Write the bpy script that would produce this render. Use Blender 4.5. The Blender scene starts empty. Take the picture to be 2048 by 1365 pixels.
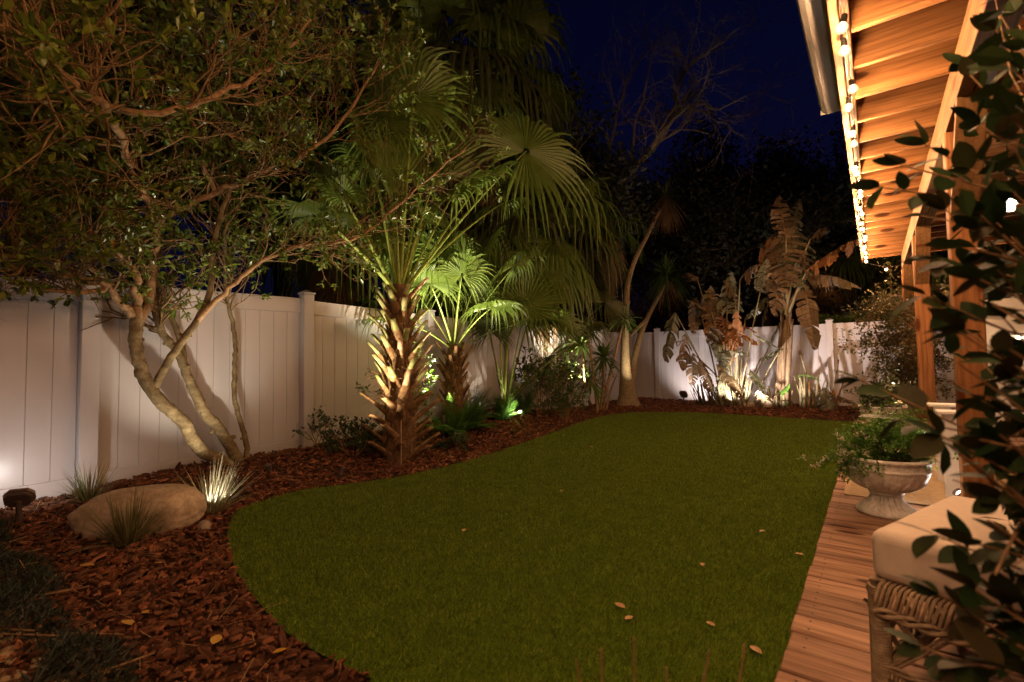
import bpy, math, random
import numpy as np
from mathutils import Vector, Matrix, noise as mnoise

SC = bpy.context.scene
COL = SC.collection
rng = np.random.default_rng(7)
random.seed(7)
PI = math.pi

# ------------------------------------------------------------------ camera
W, H, FPX = 2048, 1365, 962.54
YAW, PITCH, ROLL, CAMH = 0.6445, 0.0416, -0.0140, 1.094
_f = np.array([-math.sin(YAW)*math.cos(PITCH), math.cos(YAW)*math.cos(PITCH), math.sin(PITCH)])
_r0 = np.array([math.cos(YAW), math.sin(YAW), 0.0]); _u0 = np.cross(_r0, _f)
_r = _r0*math.cos(ROLL)+_u0*math.sin(ROLL); _u = -_r0*math.sin(ROLL)+_u0*math.cos(ROLL)
CAM = np.array([0, 0, CAMH])
cam = bpy.data.cameras.new('camera'); camo = bpy.data.objects.new('camera', cam); COL.objects.link(camo)
camo.matrix_world = Matrix(((_r[0], _u[0], -_f[0], 0), (_r[1], _u[1], -_f[1], 0), (_r[2], _u[2], -_f[2], CAMH), (0, 0, 0, 1)))
cam.sensor_width = 36; cam.lens = 36*FPX/W; cam.clip_start = 0.05; cam.clip_end = 500
cam.dof.use_dof = True; cam.dof.focus_distance = 5.0; cam.dof.aperture_fstop = 2.6
SC.camera = camo

# ------------------------------------------------------------------ sky (late dusk, no sun left)
world = bpy.data.worlds.new('World'); SC.world = world; world.use_nodes = True
nt = world.node_tree; bg = nt.nodes['Background']
sky = nt.nodes.new('ShaderNodeTexSky'); sky.sky_type = 'NISHITA'; sky.sun_disc = False
sky.sun_elevation = math.radians(-2.0); sky.sun_rotation = math.radians(200); sky.air_density = 1.0; sky.dust_density = 0.3; sky.ozone_density = 6.0
nt.links.new(sky.outputs[0], bg.inputs[0]); bg.inputs[1].default_value = 0.05*.85
SC.view_settings.view_transform = 'Standard'; SC.view_settings.look = 'None'
SC.view_settings.exposure = 1.35; SC.view_settings.gamma = 1.0; SC.view_settings.use_curve_mapping = False
SC.render.engine = 'CYCLES'
cy = SC.cycles
cy.use_denoising = True; cy.max_bounces = 6; cy.diffuse_bounces = 3; cy.glossy_bounces = 3; cy.transmission_bounces = 3; cy.transparent_max_bounces = 8
cy.sample_clamp_indirect = 2.0; cy.caustics_reflective = False; cy.caustics_refractive = False
try: cy.use_light_tree = True
except Exception: pass

# ------------------------------------------------------------------ where a line of sight meets a plane of the garden
def ray(x, y): return _f*FPX+_r*(x-W/2)-_u*(y-H/2)
def GP(x, y, z=0.0): d = ray(x, y); return CAM+d*((z-CAMH)/d[2])
def XP(x, y, X0): d = ray(x, y); return CAM+d*(X0/d[0])
def YP(x, y, Y0): d = ray(x, y); return CAM+d*(Y0/d[1])
def DP(x, y, dep): return CAM+ray(x, y)*(dep/FPX)
def sstep(t): t = np.clip(t, 0, 1); return t*t*(3-2*t)
def norm(v): v = np.asarray(v, float); return v/(np.linalg.norm(v)+1e-12)
def U(a, b): return float(rng.uniform(a, b))

# ------------------------------------------------------------------ materials
MATS = {}
def nodes_of(name):
    m = bpy.data.materials.new(name); m.use_nodes = True
    t = m.node_tree; b = t.nodes['Principled BSDF']; MATS[name] = m
    return m, t, b
def N(t, typ, **kw):
    n = t.nodes.new(typ)
    for k, v in kw.items(): setattr(n, k, v)
    return n
def ramp(t, src, stops):
    r = N(t, 'ShaderNodeValToRGB'); e = r.color_ramp.elements
    e[0].position, e[0].color = stops[0][0], (*stops[0][1], 1); e[1].position, e[1].color = stops[-1][0], (*stops[-1][1], 1)
    for p, c in stops[1:-1]:
        q = e.new(p); q.color = (*c, 1)
    t.links.new(src, r.inputs[0]); return r.outputs[0]
def coords(t, scale=(1, 1, 1), kind='Object'):
    c = N(t, 'ShaderNodeTexCoord'); m = N(t, 'ShaderNodeMapping'); m.inputs['Scale'].default_value = scale
    t.links.new(c.outputs[kind], m.inputs[0]); return m.outputs[0]
def noise(t, vec, scale, detail=4, rough=0.55, dist=0.0):
    n = N(t, 'ShaderNodeTexNoise'); n.inputs['Scale'].default_value = scale; n.inputs['Detail'].default_value = detail
    n.inputs['Roughness'].default_value = rough; n.inputs['Distortion'].default_value = dist
    if vec is not None: t.links.new(vec, n.inputs['Vector'])
    return n.outputs['Fac']
def mixc(t, fac, a, b, mode='MIX'):
    m = N(t, 'ShaderNodeMix', data_type='RGBA', blend_type=mode)
    for s, v in ((0, fac), (6, a), (7, b)):
        if hasattr(v, 'links') or hasattr(v, 'is_output'): t.links.new(v, m.inputs[s])
        elif s == 0: m.inputs[0].default_value = v
        else: m.inputs[s].default_value = (*v, 1)
    return m.outputs[2]
def bump(t, b, h, strength=0.3, dist=0.01):
    n = N(t, 'ShaderNodeBump'); n.inputs['Strength'].default_value = strength; n.inputs['Distance'].default_value = dist
    t.links.new(h, n.inputs['Height']); t.links.new(n.outputs[0], b.inputs['Normal'])
def island(t): return N(t, 'ShaderNodeNewGeometry').outputs['Random Per Island']
def objrand(t): return N(t, 'ShaderNodeObjectInfo').outputs['Random']

def leaf_mat(name, cols, rough=0.45, trans=0.25, per='island', spec=0.4, nz=.35, ns=9):
    m, t, b = nodes_of(name)
    r = island(t) if per == 'island' else objrand(t)
    k = len(cols); c = ramp(t, r, [(i/(k-1), cols[i]) for i in range(k)])
    v = noise(t, coords(t), ns, 3)
    c2 = mixc(t, nz, c, ramp(t, v, [(0.3, (0.25, 0.25, 0.25)), (0.7, (1, 1, 1))]), 'MULTIPLY')
    t.links.new(c2, b.inputs['Base Color']); b.inputs['Roughness'].default_value = rough; b.inputs['Specular IOR Level'].default_value = spec
    tr = N(t, 'ShaderNodeBsdfTranslucent'); t.links.new(c2, tr.inputs[0])
    mx = N(t, 'ShaderNodeMixShader'); mx.inputs[0].default_value = trans
    t.links.new(b.outputs[0], mx.inputs[1]); t.links.new(tr.outputs[0], mx.inputs[2])
    t.links.new(mx.outputs[0], t.nodes['Material Output'].inputs[0])
    return m
leaf_mat('leaf_tree', [(.032, .062, .006), (.10, .15, .016), (.19, .22, .032), (.062, .10, .010)], .32, .34)
leaf_mat('leaf_dark', [(.02, .04, .010), (.045, .07, .018), (.03, .05, .014)], .5, .15)
leaf_mat('leaf_fore', [(.010, .026, .006), (.022, .045, .010), (.045, .035, .014)], .6, .10, 'object', .15)
leaf_mat('leaf_fern', [(.05, .14, .012), (.09, .20, .02), (.06, .11, .015)], .5, .3)
leaf_mat('leaf_shrub', [(.04, .085, .012), (.07, .125, .02), (.10, .125, .028)], .45, .25)
leaf_mat('leaf_vine', [(.05, .06, .016), (.10, .085, .03), (.13, .10, .05), (.05, .07, .02)], .4, .3)
leaf_mat('leaf_strap', [(.04, .09, .014), (.07, .13, .022), (.10, .14, .03)], .45, .2)
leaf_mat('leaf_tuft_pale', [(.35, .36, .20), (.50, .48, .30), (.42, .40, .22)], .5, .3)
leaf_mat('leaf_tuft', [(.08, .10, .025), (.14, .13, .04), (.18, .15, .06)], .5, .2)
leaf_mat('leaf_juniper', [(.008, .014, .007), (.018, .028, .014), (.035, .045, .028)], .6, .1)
leaf_mat('frond', [(.10, .16, .024), (.15, .21, .036), (.12, .165, .034)], .40, .35)
leaf_mat('frond_dark', [(.06, .075, .02), (.09, .095, .03)], .5, .25)
leaf_mat('frond_dead', [(.16, .09, .035), (.22, .13, .055), (.12, .07, .03)], .7, .2)
leaf_mat('bop_green', [(.05, .06, .022), (.13, .12, .065), (.09, .10, .035), (.18, .15, .08)], .45, .25, nz=.8, ns=16)
leaf_mat('bop_dry', [(.08, .048, .02), (.18, .115, .055), (.28, .185, .095), (.13, .10, .04), (.16, .09, .04)], .6, .25, nz=.8, ns=16)
leaf_mat('bop_rust', [(.30, .12, .03), (.36, .16, .05), (.26, .10, .03)], .6, .25, nz=.8, ns=16)
leaf_mat('bop_fresh', [(.09, .20, .03), (.12, .24, .04)], .35, .3)
leaf_mat('leaf_urn', [(.06, .19, .012), (.11, .27, .022), (.05, .13, .015)], .45, .35)
leaf_mat('petal_white', [(.70, .62, .48), (.78, .72, .60)], .6, .3)
leaf_mat('leaf_yellow', [(.45, .24, .03), (.50, .30, .06)], .6, .1, 'object')
leaf_mat('leaf_tan', [(.50, .30, .13), (.56, .36, .17)], .6, .1, 'object')
leaf_mat('turf', [(.030, .060, .003), (.135, .215, .010), (.29, .38, .040), (.075, .128, .006)], .6, .3)
leaf_mat('bark_chip', [(.026, .008, .003), (.105, .033, .012), (.19, .062, .026), (.054, .017, .007), (.13, .056, .028), (.30, .12, .056), (.036, .012, .006)], .8, 0.0, spec=.25)
leaf_mat('stalk_dry', [(.30, .19, .08), (.36, .24, .11)], .7, .1)
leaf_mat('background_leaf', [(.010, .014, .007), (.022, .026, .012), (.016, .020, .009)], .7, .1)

def bark(name, c1, c2, c3, sc=(9, 9, 3), bs=.5, rough=.8):
    m, t, b = nodes_of(name); v = coords(t, sc)
    n1 = noise(t, v, 2.2, 6, .62, .4); n2 = noise(t, coords(t), 38, 5, .6)
    c = ramp(t, n1, [(.30, c1), (.5, c2), (.70, c3)])
    c = mixc(t, .45, c, ramp(t, n2, [(.35, (.3, .3, .3)), (.65, (1, 1, 1))]), 'MULTIPLY')
    t.links.new(c, b.inputs['Base Color']); b.inputs['Roughness'].default_value = rough; b.inputs['Specular IOR Level'].default_value = .2
    mt = N(t, 'ShaderNodeMath', operation='ADD'); t.links.new(n1, mt.inputs[0]); t.links.new(n2, mt.inputs[1]); bump(t, b, mt.outputs[0], bs, .012)
bark('bark_tree', (.07, .045, .020), (.16, .115, .055), (.26, .20, .105), (3.2, 3.2, 5), .7)
bark('bark_branch', (.16, .085, .035), (.28, .165, .08), (.36, .23, .125), (9, 9, 9), .3)
bark('bark_twig', (.10, .060, .024), (.18, .110, .046), (.24, .155, .072), (9, 9, 9), .3)
bark('bark_spindle', (.15, .105, .055), (.26, .20, .11), (.34, .27, .16), (12, 12, 20), .5)
bark('bark_palm', (.05, .028, .012), (.12, .065, .028), (.20, .12, .055), (14, 14, 5), .8)
bark('boot_brown', (.11, .055, .02), (.22, .12, .05), (.32, .20, .10), (10, 10, 4), .5)
bark('boot_tip', (.20, .22, .07), (.30, .31, .11), (.38, .36, .18), (4, 4, 4), .15, .55)
bark('boot_dry', (.30, .19, .10), (.44, .29, .17), (.52, .37, .24), (6, 6, 6), .2, .7)
bark('petiole', (.18, .26, .05), (.27, .36, .075), (.34, .42, .10), (3, 3, 3), .1, .4)
bark('petiole_dark', (.07, .07, .025), (.12, .11, .04), (.16, .14, .06), (3, 3, 3), .1, .5)
bark('bop_stalk', (.14, .12, .06), (.22, .19, .10), (.30, .24, .14), (8, 8, 2), .2, .55)
bark('bop_trunk', (.07, .04, .02), (.17, .11, .06), (.28, .21, .12), (22, 22, 1.2), .6, .7)
bark('stone_pale', (.26, .20, .14), (.36, .29, .21), (.44, .37, .28), (3, 3, 3), .5, .9)
bark('stone_boulder', (.33, .24, .155), (.45, .345, .235), (.54, .44, .32), (2.2, 2.2, 3), .45, .9)
bark('soil', (.020, .009, .004), (.045, .018, .008), (.07, .03, .014), (3, 3, 3), .8, .95)
bark('urn_stone', (.56, .53, .48), (.74, .71, .66), (.80, .77, .72), (5, 5, 5), .35, .85)
bark('bare_bark', (.13, .095, .07), (.22, .17, .13), (.29, .24, .18), (10, 10, 10), .3)
bark('wicker', (.26, .175, .10), (.42, .31, .20), (.52, .41, .28), (12, 12, 12), .2, .55)
bark('background_bark', (.02, .014, .01), (.035, .026, .018), (.05, .04, .03), (6, 6, 6), .3)

def wood(name, base, dark, knot, axis, sc=1.0, rough=.55, knots=True, bs=.25, wear=.3, kt=1):
    """plank wood with the grain along one axis of the plank"""
    m, t, b = nodes_of(name)
    oi = N(t, 'ShaderNodeObjectInfo'); tc = N(t, 'ShaderNodeTexCoord')
    off = N(t, 'ShaderNodeVectorMath', operation='SCALE'); off.inputs[3].default_value = 37.0
    cmb = N(t, 'ShaderNodeCombineXYZ')
    for i in range(3): t.links.new(oi.outputs['Random'], cmb.inputs[i])
    t.links.new(cmb.outputs[0], off.inputs[0])
    add = N(t, 'ShaderNodeVectorMath', operation='ADD'); t.links.new(tc.outputs['Object'], add.inputs[0]); t.links.new(off.outputs[0], add.inputs[1])
    def mapped(s):
        mp = N(t, 'ShaderNodeMapping'); mp.inputs['Scale'].default_value = s; t.links.new(add.outputs[0], mp.inputs[0]); return mp.outputs[0]
    al, ac = 1.1*sc, 16*sc
    s = [ac, ac, ac]; s['XYZ'.index(axis)] = al
    g = noise(t, mapped(s), 1.3, 5, .6, .9)
    s2 = [ac*5, ac*5, ac*5]; s2['XYZ'.index(axis)] = al*2.2
    g2 = noise(t, mapped(s2), 1.4, 3, .6)
    wv = N(t, 'ShaderNodeTexWave', wave_type='BANDS', bands_direction={'X': 'Z', 'Y': 'X', 'Z': 'X'}[axis]); wv.inputs['Scale'].default_value = 2.2; wv.inputs['Distortion'].default_value = 11; wv.inputs['Detail'].default_value = 3; wv.inputs['Detail Scale'].default_value = .55
    s3 = [3.4, 3.4, 3.4]; s3['XYZ'.index(axis)] = .55; t.links.new(mapped(s3), wv.inputs['Vector'])
    c = ramp(t, g, [(.28, dark), (.5, base), (.75, tuple(min(1, x*1.25) for x in base))])
    c = mixc(t, .34, c, ramp(t, wv.outputs['Fac'], [(.05, (.45, .36, .28)), (.45, (1, 1, 1))]), 'MULTIPLY')
    c = mixc(t, wear, c, ramp(t, g2, [(.35, (.35, .32, .3)), (.6, (1, 1, 1))]), 'MULTIPLY')
    vr = ramp(t, oi.outputs['Random'], [(0, (.72, .70, .68)), (1, (1.1, 1.06, 1.0))]); c = mixc(t, 1.0, c, vr, 'MULTIPLY')
    if knots:
        vo = N(t, 'ShaderNodeTexVoronoi', feature='F1', voronoi_dimensions='2D'); vo.inputs['Scale'].default_value = 1.0; vo.inputs['Randomness'].default_value = 1.0
        s4 = [3.6, 3.6, 3.6]; i0 = 'XYZ'.index(axis); s4[i0] = 1.15; sp = N(t, 'ShaderNodeSeparateXYZ'); cb = N(t, 'ShaderNodeCombineXYZ'); t.links.new(mapped(s4), sp.inputs[0])
        i1 = {'X': 2 if kt == 1 else 1, 'Y': 2, 'Z': 0}[axis]; t.links.new(sp.outputs[i0], cb.inputs[0]); t.links.new(sp.outputs[i1], cb.inputs[1]); t.links.new(cb.outputs[0], vo.inputs['Vector'])
        k = ramp(t, vo.outputs['Distance'], [(.04, (1, 1, 1)), (.075, (.85, .85, .85)), (.10, (.25, .25, .25)), (.17, (0, 0, 0))])
        c = mixc(t, k, c, knot)
    t.links.new(c, b.inputs['Base Color']); b.inputs['Roughness'].default_value = max(rough, .7); b.inputs['Specular IOR Level'].default_value = .12
    bump(t, b, g2, bs, .004)
wood('pine_x', (.235, .122, .048), (.125, .058, .021), (.030, .010, .003), 'X')
wood('pine_y', (.20, .115, .05), (.13, .07, .028), (.10, .03, .01), 'Y')
wood('pine_z', (.34, .16, .065), (.20, .085, .032), (.08, .022, .006), 'Z')
wood('pine_rim', (.13, .070, .028), (.075, .036, .013), (.04, .012, .004), 'Y')
wood('pine_dark_y', (.20, .10, .04), (.11, .05, .02), (.05, .015, .005), 'Y')
wood('deck_wood', (.42, .265, .185), (.15, .082, .052), (.05, .02, .01), 'X', 1.0, .7, True, .6, .5, 2)

def plain(name, col, rough=.5, spec=.4, metal=0, nz=.08, ns=6, bs=.0):
    m, t, b = nodes_of(name)
    n = noise(t, coords(t), ns, 5, .6)
    c = mixc(t, nz*3, col, ramp(t, n, [(.3, tuple(x*.55 for x in col)), (.7, col)]))
    t.links.new(c, b.inputs['Base Color']); b.inputs['Roughness'].default_value = rough; b.inputs['Specular IOR Level'].default_value = spec; b.inputs['Metallic'].default_value = metal
    if bs: bump(t, b, noise(t, coords(t), ns*12, 3), bs, .004)
plain('vinyl', (.41, .382, .378), .34, .5, 0, .05, 2.5)
plain('white_paint', (.72, .70, .66), .5, .4, 0, .06, 5, .1)
plain('gutter_white', (.42, .41, .38), .5, .4, 0, .1, 4)
plain('bronze', (.075, .05, .04), .5, .4, .2, .1, 8)
plain('bronze_edge', (.30, .22, .16), .35, .5, .8, .1, 8)
plain('black_rubber', (.015, .014, .013), .6, .3)
plain('cushion', (.62, .52, .43), .9, .15, 0, .06, 40, .25)
plain('rug', (.52, .38, .22), .9, .1, 0, .2, 30, .5)
plain('lantern_metal', (.32, .28, .24), .45, .5, .5)
plain('roof_pale', (.42, .42, .42), .7, .3)
plain('wall_pale', (.22, .21, .2), .8, .2)
plain('rod', (.30, .19, .12), .5, .4, .3)
plain('wire', (.03, .02, .015), .5, .3)
plain('turf_base', (.072, .13, .007), .95, .1, 0, .3, 30, .5)
plain('path_stone', (.42, .30, .17), .9, .2, 0, .3, 22, .6)

def emit(name, col, s):
    m = bpy.data.materials.new(name); m.use_nodes = True; t = m.node_tree; t.nodes.clear()
    e = N(t, 'ShaderNodeEmission'); e.inputs[0].default_value = (*col, 1); e.inputs[1].default_value = s
    o = N(t, 'ShaderNodeOutputMaterial'); t.links.new(e.outputs[0], o.inputs[0]); MATS[name] = m
BULB_COL = (1.0, .54, .27)
emit('filament', BULB_COL, 2200.0)
emit('lens_glow', (1.0, .80, .62), 3.0)
emit('lantern_glow', (1.0, .76, .56), 380.0)
emit('sconce_glow', (1.0, .66, .40), 9.0)
def bulb_glass():
    m = bpy.data.materials.new('bulb_glass'); m.use_nodes = True; t = m.node_tree; t.nodes.clear()
    tr = N(t, 'ShaderNodeBsdfTransparent'); tr.inputs[0].default_value = (1, .97, .92, 1)
    gl = N(t, 'ShaderNodeBsdfGlossy'); gl.inputs[1].default_value = .05
    e = N(t, 'ShaderNodeEmission'); e.inputs[0].default_value = (1, .62, .32, 1); e.inputs[1].default_value = .35
    a = N(t, 'ShaderNodeMixShader'); a.inputs[0].default_value = .08
    ad = N(t, 'ShaderNodeAddShader'); o = N(t, 'ShaderNodeOutputMaterial')
    t.links.new(tr.outputs[0], a.inputs[1]); t.links.new(gl.outputs[0], a.inputs[2])
    t.links.new(a.outputs[0], ad.inputs[0]); t.links.new(e.outputs[0], ad.inputs[1]); t.links.new(ad.outputs[0], o.inputs[0])
    m.cycles.emission_sampling = 'NONE'; MATS['bulb_glass'] = m
bulb_glass()

# ------------------------------------------------------------------ mesh helpers
class MB:
    def __init__(s): s.v = []; s.f = {3: [], 4: []}; s.fm = {3: [], 4: []}; s.n = 0; s.ng = []
    def add(s, v, f, m=0):
        v = np.asarray(v, np.float64).reshape(-1, 3)
        if isinstance(f, np.ndarray): groups = [f]
        else:
            groups = []
            for k in (3, 4):
                g = [q for q in f if len(q) == k]
                if g: groups.append(np.array(g))
            for q in f:
                if len(q) > 4: s.ng.append(([i+s.n for i in q], m))
        for g in groups:
            k = g.shape[1]; s.f[k].append(g+s.n); s.fm[k].append(np.full(len(g), m))
        s.v.append(v); s.n += len(v)
    def mesh(s, name, mats, smooth=False):
        me = bpy.data.meshes.new(name)
        V = np.concatenate(s.v) if s.v else np.zeros((0, 3))
        loops, starts, tot, mi = [], [], [], []; p = 0
        for k in (3, 4):
            if s.f[k]:
                F = np.concatenate(s.f[k]); M = np.concatenate(s.fm[k])
                loops.append(F.ravel()); starts.append(p+np.arange(len(F))*k); tot.append(np.full(len(F), k)); mi.append(M); p += F.size
        for q, m in s.ng:
            loops.append(np.array(q)); starts.append(np.array([p])); tot.append(np.array([len(q)])); mi.append(np.array([m])); p += len(q)
        L = np.concatenate(loops).astype(np.int32); S = np.concatenate(starts).astype(np.int32); T = np.concatenate(tot).astype(np.int32); M = np.concatenate(mi).astype(np.int32)
        me.vertices.add(len(V)); me.vertices.foreach_set('co', V.astype(np.float32).ravel())
        me.loops.add(len(L)); me.loops.foreach_set('vertex_index', L)
        me.polygons.add(len(S)); me.polygons.foreach_set('loop_start', S); me.polygons.foreach_set('loop_total', T)
        me.polygons.foreach_set('material_index', M); me.polygons.foreach_set('use_smooth', np.full(len(S), smooth))
        me.update(calc_edges=True); me.validate()
        for k in ([mats] if isinstance(mats, str) else mats): me.materials.append(MATS[k])
        return me
    def build(s, name, mats, parent=None, smooth=False):
        return link(name, s.mesh(name, mats, smooth), parent)
def link(name, data, parent=None, loc=None, rz=0, scale=None):
    o = bpy.data.objects.new(name, data); COL.objects.link(o)
    if parent is not None: o.parent = parent
    if loc is not None: o.location = tuple(loc)
    if rz: o.rotation_euler[2] = rz
    if scale is not None: o.scale = scale if hasattr(scale, '__len__') else (scale,)*3
    return o
def tag(o, label=None, cat=None, group=None, kind=None):
    if label: o['label'] = label
    if cat: o['category'] = cat
    if group: o['group'] = group
    if kind: o['kind'] = kind
    return o
def thing(name, label, cat, loc=(0, 0, 0), group=None):
    o = bpy.data.objects.new(name, None); COL.objects.link(o); o.location = tuple(loc); o.empty_display_size = .1
    return tag(o, label, cat, group)
def local(pts, root): return np.asarray(pts, float)-np.array(root.location)

def box(mb, c, s, m=0, rot=None, bev=0.0):
    x, y, z = (q/2 for q in s)
    if bev <= 0:
        v = np.array([(a*x, b*y, d*z) for a in (-1, 1) for b in (-1, 1) for d in (-1, 1)], float)
        f = np.array([(0, 1, 3, 2), (4, 6, 7, 5), (0, 4, 5, 1), (2, 3, 7, 6), (0, 2, 6, 4), (1, 5, 7, 3)])
        if rot is not None: v = v@np.asarray(rot).T
        mb.add(v+np.asarray(c), f, m); return
    # chamfered box: three quads inset per axis
    vs = []; idx = {}
    def vv(p):
        k = tuple(np.round(p, 7))
        if k not in idx: idx[k] = len(vs); vs.append(p)
        return idx[k]
    S = (x, y, z); f = []
    def pt(ax, sg, c2):  # point on face ax/sg with the other two coordinates inset
        p = [0, 0, 0]; p[ax] = sg*S[ax]
        for a in range(3):
            if a != ax: p[a] = c2[a]*(S[a]-bev)
        return vv(p)
    for ax in range(3):
        o1, o2 = [a for a in range(3) if a != ax]
        for sg in (-1, 1):
            q = []
            for (a, b) in ((-1, -1), (1, -1), (1, 1), (-1, 1)):
                cc = [0, 0, 0]; cc[o1] = a; cc[o2] = b; q.append(pt(ax, sg, cc))
            f.append(q)
    for a1 in range(3):
        for a2 in range(a1+1, 3):
            a3 = 3-a1-a2
            for s1 in (-1, 1):
                for s2 in (-1, 1):
                    q = []
                    for (ax, e) in ((a1, -1), (a1, 1), (a2, 1), (a2, -1)):
                        cc = [0, 0, 0]; cc[a1] = s1; cc[a2] = s2; cc[a3] = e; q.append(pt(ax, s1 if ax == a1 else s2, cc))
                    f.append(q)
    for s1 in (-1, 1):
        for s2 in (-1, 1):
            for s3 in (-1, 1):
                f.append([pt(a, (s1, s2, s3)[a], (s1, s2, s3)) for a in range(3)])
    v = np.array(vs, float)
    if rot is not None: v = v@np.asarray(rot).T
    mb.add(v+np.asarray(c), f, m)
def box_mesh(name, s, mat, bev=0.0): mb = MB(); box(mb, (0, 0, 0), s, 0, None, bev); return mb.mesh(name, mat)
def rotz(a): c, s = math.cos(a), math.sin(a); return np.array([[c, -s, 0], [s, c, 0], [0, 0, 1.]])
def frame(d, up=(0, 0, 1)):
    d = norm(d); up = np.asarray(up, float)
    if abs(d@up) > .98: up = np.array([0, 1., 0])
    s = norm(np.cross(up, d)); n = np.cross(d, s); return d, s, n

_circ = {}
def tube(mb, pts, rad, n=6, m=0, cap=False, flat=None, up=(0, 0, 1)):
    P = np.asarray(pts, float); k = len(P); R = np.broadcast_to(np.asarray(rad, float), (k,))
    T = np.gradient(P, axis=0); T /= (np.linalg.norm(T, axis=1, keepdims=True)+1e-12)
    if n not in _circ:
        a = np.linspace(0, 2*PI, n, endpoint=False); _circ[n] = (np.cos(a), np.sin(a))
    ca, sa = _circ[n]
    _, s, nn = frame(T[0], up); V = np.empty((k, n, 3))
    for i in range(k):
        s = s-T[i]*(s@T[i]); s = norm(s); nn = np.cross(T[i], s)
        b = R[i]*(flat if flat else 1)
        V[i] = P[i]+np.outer(ca*R[i], s)+np.outer(sa*b, nn)
    i0 = (np.arange(k-1)[:, None]*n+np.arange(n)[None]).ravel(); j = (np.arange(n)+1) % n
    i1 = (np.arange(k-1)[:, None]*n+j[None]).ravel()
    F = np.stack([i0, i1, i1+n, i0+n], 1); mb.add(V.reshape(-1, 3), F, m)
    if cap:
        c = mb.n; base = c-k*n
        for ring in (0, k-1):
            mb.ng.append(([base+ring*n+q for q in (range(n-1, -1, -1) if ring == 0 else range(n))], m))
def smooth_path(pts, per=5, jitter=0.0):
    P = np.asarray(pts, float); out = []
    Q = np.vstack([2*P[0]-P[1], P, 2*P[-1]-P[-2]])
    for i in range(1, len(Q)-2):
        for t in np.linspace(0, 1, per, endpoint=False):
            a, b, c, d = Q[i-1], Q[i], Q[i+1], Q[i+2]
            out.append(.5*((2*b)+(-a+c)*t+(2*a-5*b+4*c-d)*t*t+(-a+3*b-3*c+d)*t**3))
    out.append(P[-1]); out = np.array(out)
    if jitter: out[1:-1] += rng.normal(0, jitter, (len(out)-2, 3))
    return out
def lathe(mb, prof, n=32, m=0, c=(0, 0, 0), mod=None):
    k = len(prof); a = np.linspace(0, 2*PI, n, endpoint=False); V = np.empty((k, n, 3))
    for i, (r, z) in enumerate(prof):
        rr = r*np.ones(n) if mod is None else mod(i, r, z, a)
        V[i] = np.stack([rr*np.cos(a), rr*np.sin(a), np.full(n, z)], 1)
    i0 = (np.arange(k-1)[:, None]*n+np.arange(n)[None]).ravel(); i1 = (np.arange(k-1)[:, None]*n+((np.arange(n)+1) % n)[None]).ravel()
    mb.add(V.reshape(-1, 3)+np.asarray(c), np.stack([i0, i1, i1+n, i0+n], 1), m)
def scatter(mb, tv, tf, pos, X, Y, Z, scale, m=0):
    """copies of one small shape: pos (k,3); X,Y,Z axes (k,3); scale (k,) or (k,3)"""
    tv = np.asarray(tv, float); k = len(pos); sc = np.asarray(scale, float)
    if sc.ndim == 1: sc = np.repeat(sc[:, None], 3, 1)
    V = pos[:, None, :]+tv[None, :, 0:1]*(X*sc[:, 0:1])[:, None]+tv[None, :, 1:2]*(Y*sc[:, 1:2])[:, None]+tv[None, :, 2:3]*(Z*sc[:, 2:3])[:, None]
    tf = np.asarray(tf); F = (tf[None]+np.arange(k)[:, None, None]*len(tv)).reshape(-1, tf.shape[1]); mb.add(V.reshape(-1, 3), F, m)
def axes_from(D, roll=None):
    D = D/(np.linalg.norm(D, axis=1, keepdims=True)+1e-9); k = len(D)
    up = np.tile([0, 0, 1.], (k, 1)); bad = np.abs(D[:, 2]) > .97; up[bad] = [1, 0, 0]
    S = np.cross(up, D); S /= np.linalg.norm(S, axis=1, keepdims=True); Nn = np.cross(D, S)
    if roll is not None:
        c, s = np.cos(roll)[:, None], np.sin(roll)[:, None]; S, Nn = S*c+Nn*s, Nn*c-S*s
    return D, S, Nn
def rdir(k): d = rng.normal(size=(k, 3)); return d/np.linalg.norm(d, axis=1, keepdims=True)
# leaf shapes: x along the leaf, y across, z up; folded on the midrib
LEAF_V = [(0, 0, 0), (.35, .17, .03), (.35, 0, -.02), (.35, -.17, .03), (.72, .20, .02), (.72, 0, -.03), (.72, -.20, .02), (1, 0, -.06)]
LEAF_F = [(0, 2, 1), (0, 3, 2), (1, 2, 5), (1, 5, 4), (2, 3, 6), (2, 6, 5), (4, 5, 7), (5, 6, 7)]
SMALL_V = [(0, 0, 0), (.5, .24, .04), (1, 0, -.05), (.5, -.24, .04)]
SMALL_F = [(0, 3, 2), (0, 2, 1)]

# ------------------------------------------------------------------ shape of the ground
def zt(x, y):
    x = np.asarray(x, float); y = np.asarray(y, float)
    a = (.12+.13*np.exp(-((y-6.0)/1.7)**2))*sstep((-4.0-x)/1.0)*(.25+.75*sstep((y-.6)/1.5))*(1-.7*sstep((y-6.5)/3))
    return a+.012*np.sin(x*3.1+1.3)*np.sin(y*2.7)*sstep((-3.9-x)/.4)
LAWN = np.array([GP(*p)[:2] for p in [(745, 1365), (600, 1290), (530, 1225), (470, 1140), (455, 1075), (470, 1032), (500, 1015), (600, 985), (700, 972), (800, 957), (900, 934), (1000, 905), (1100, 870), (1200, 836), (1280, 827), (1400, 828), (1550, 837), (1690, 846)]])
XD, ZD = -.294, .05
lawn_poly = np.vstack([smooth_path(np.c_[LAWN, np.zeros(len(LAWN))], 5)[:, :2], [[XD+.02, 9.72], [XD+.02, -1.2], [-1.1, -1.2], [-1.25, .4]]])
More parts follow.
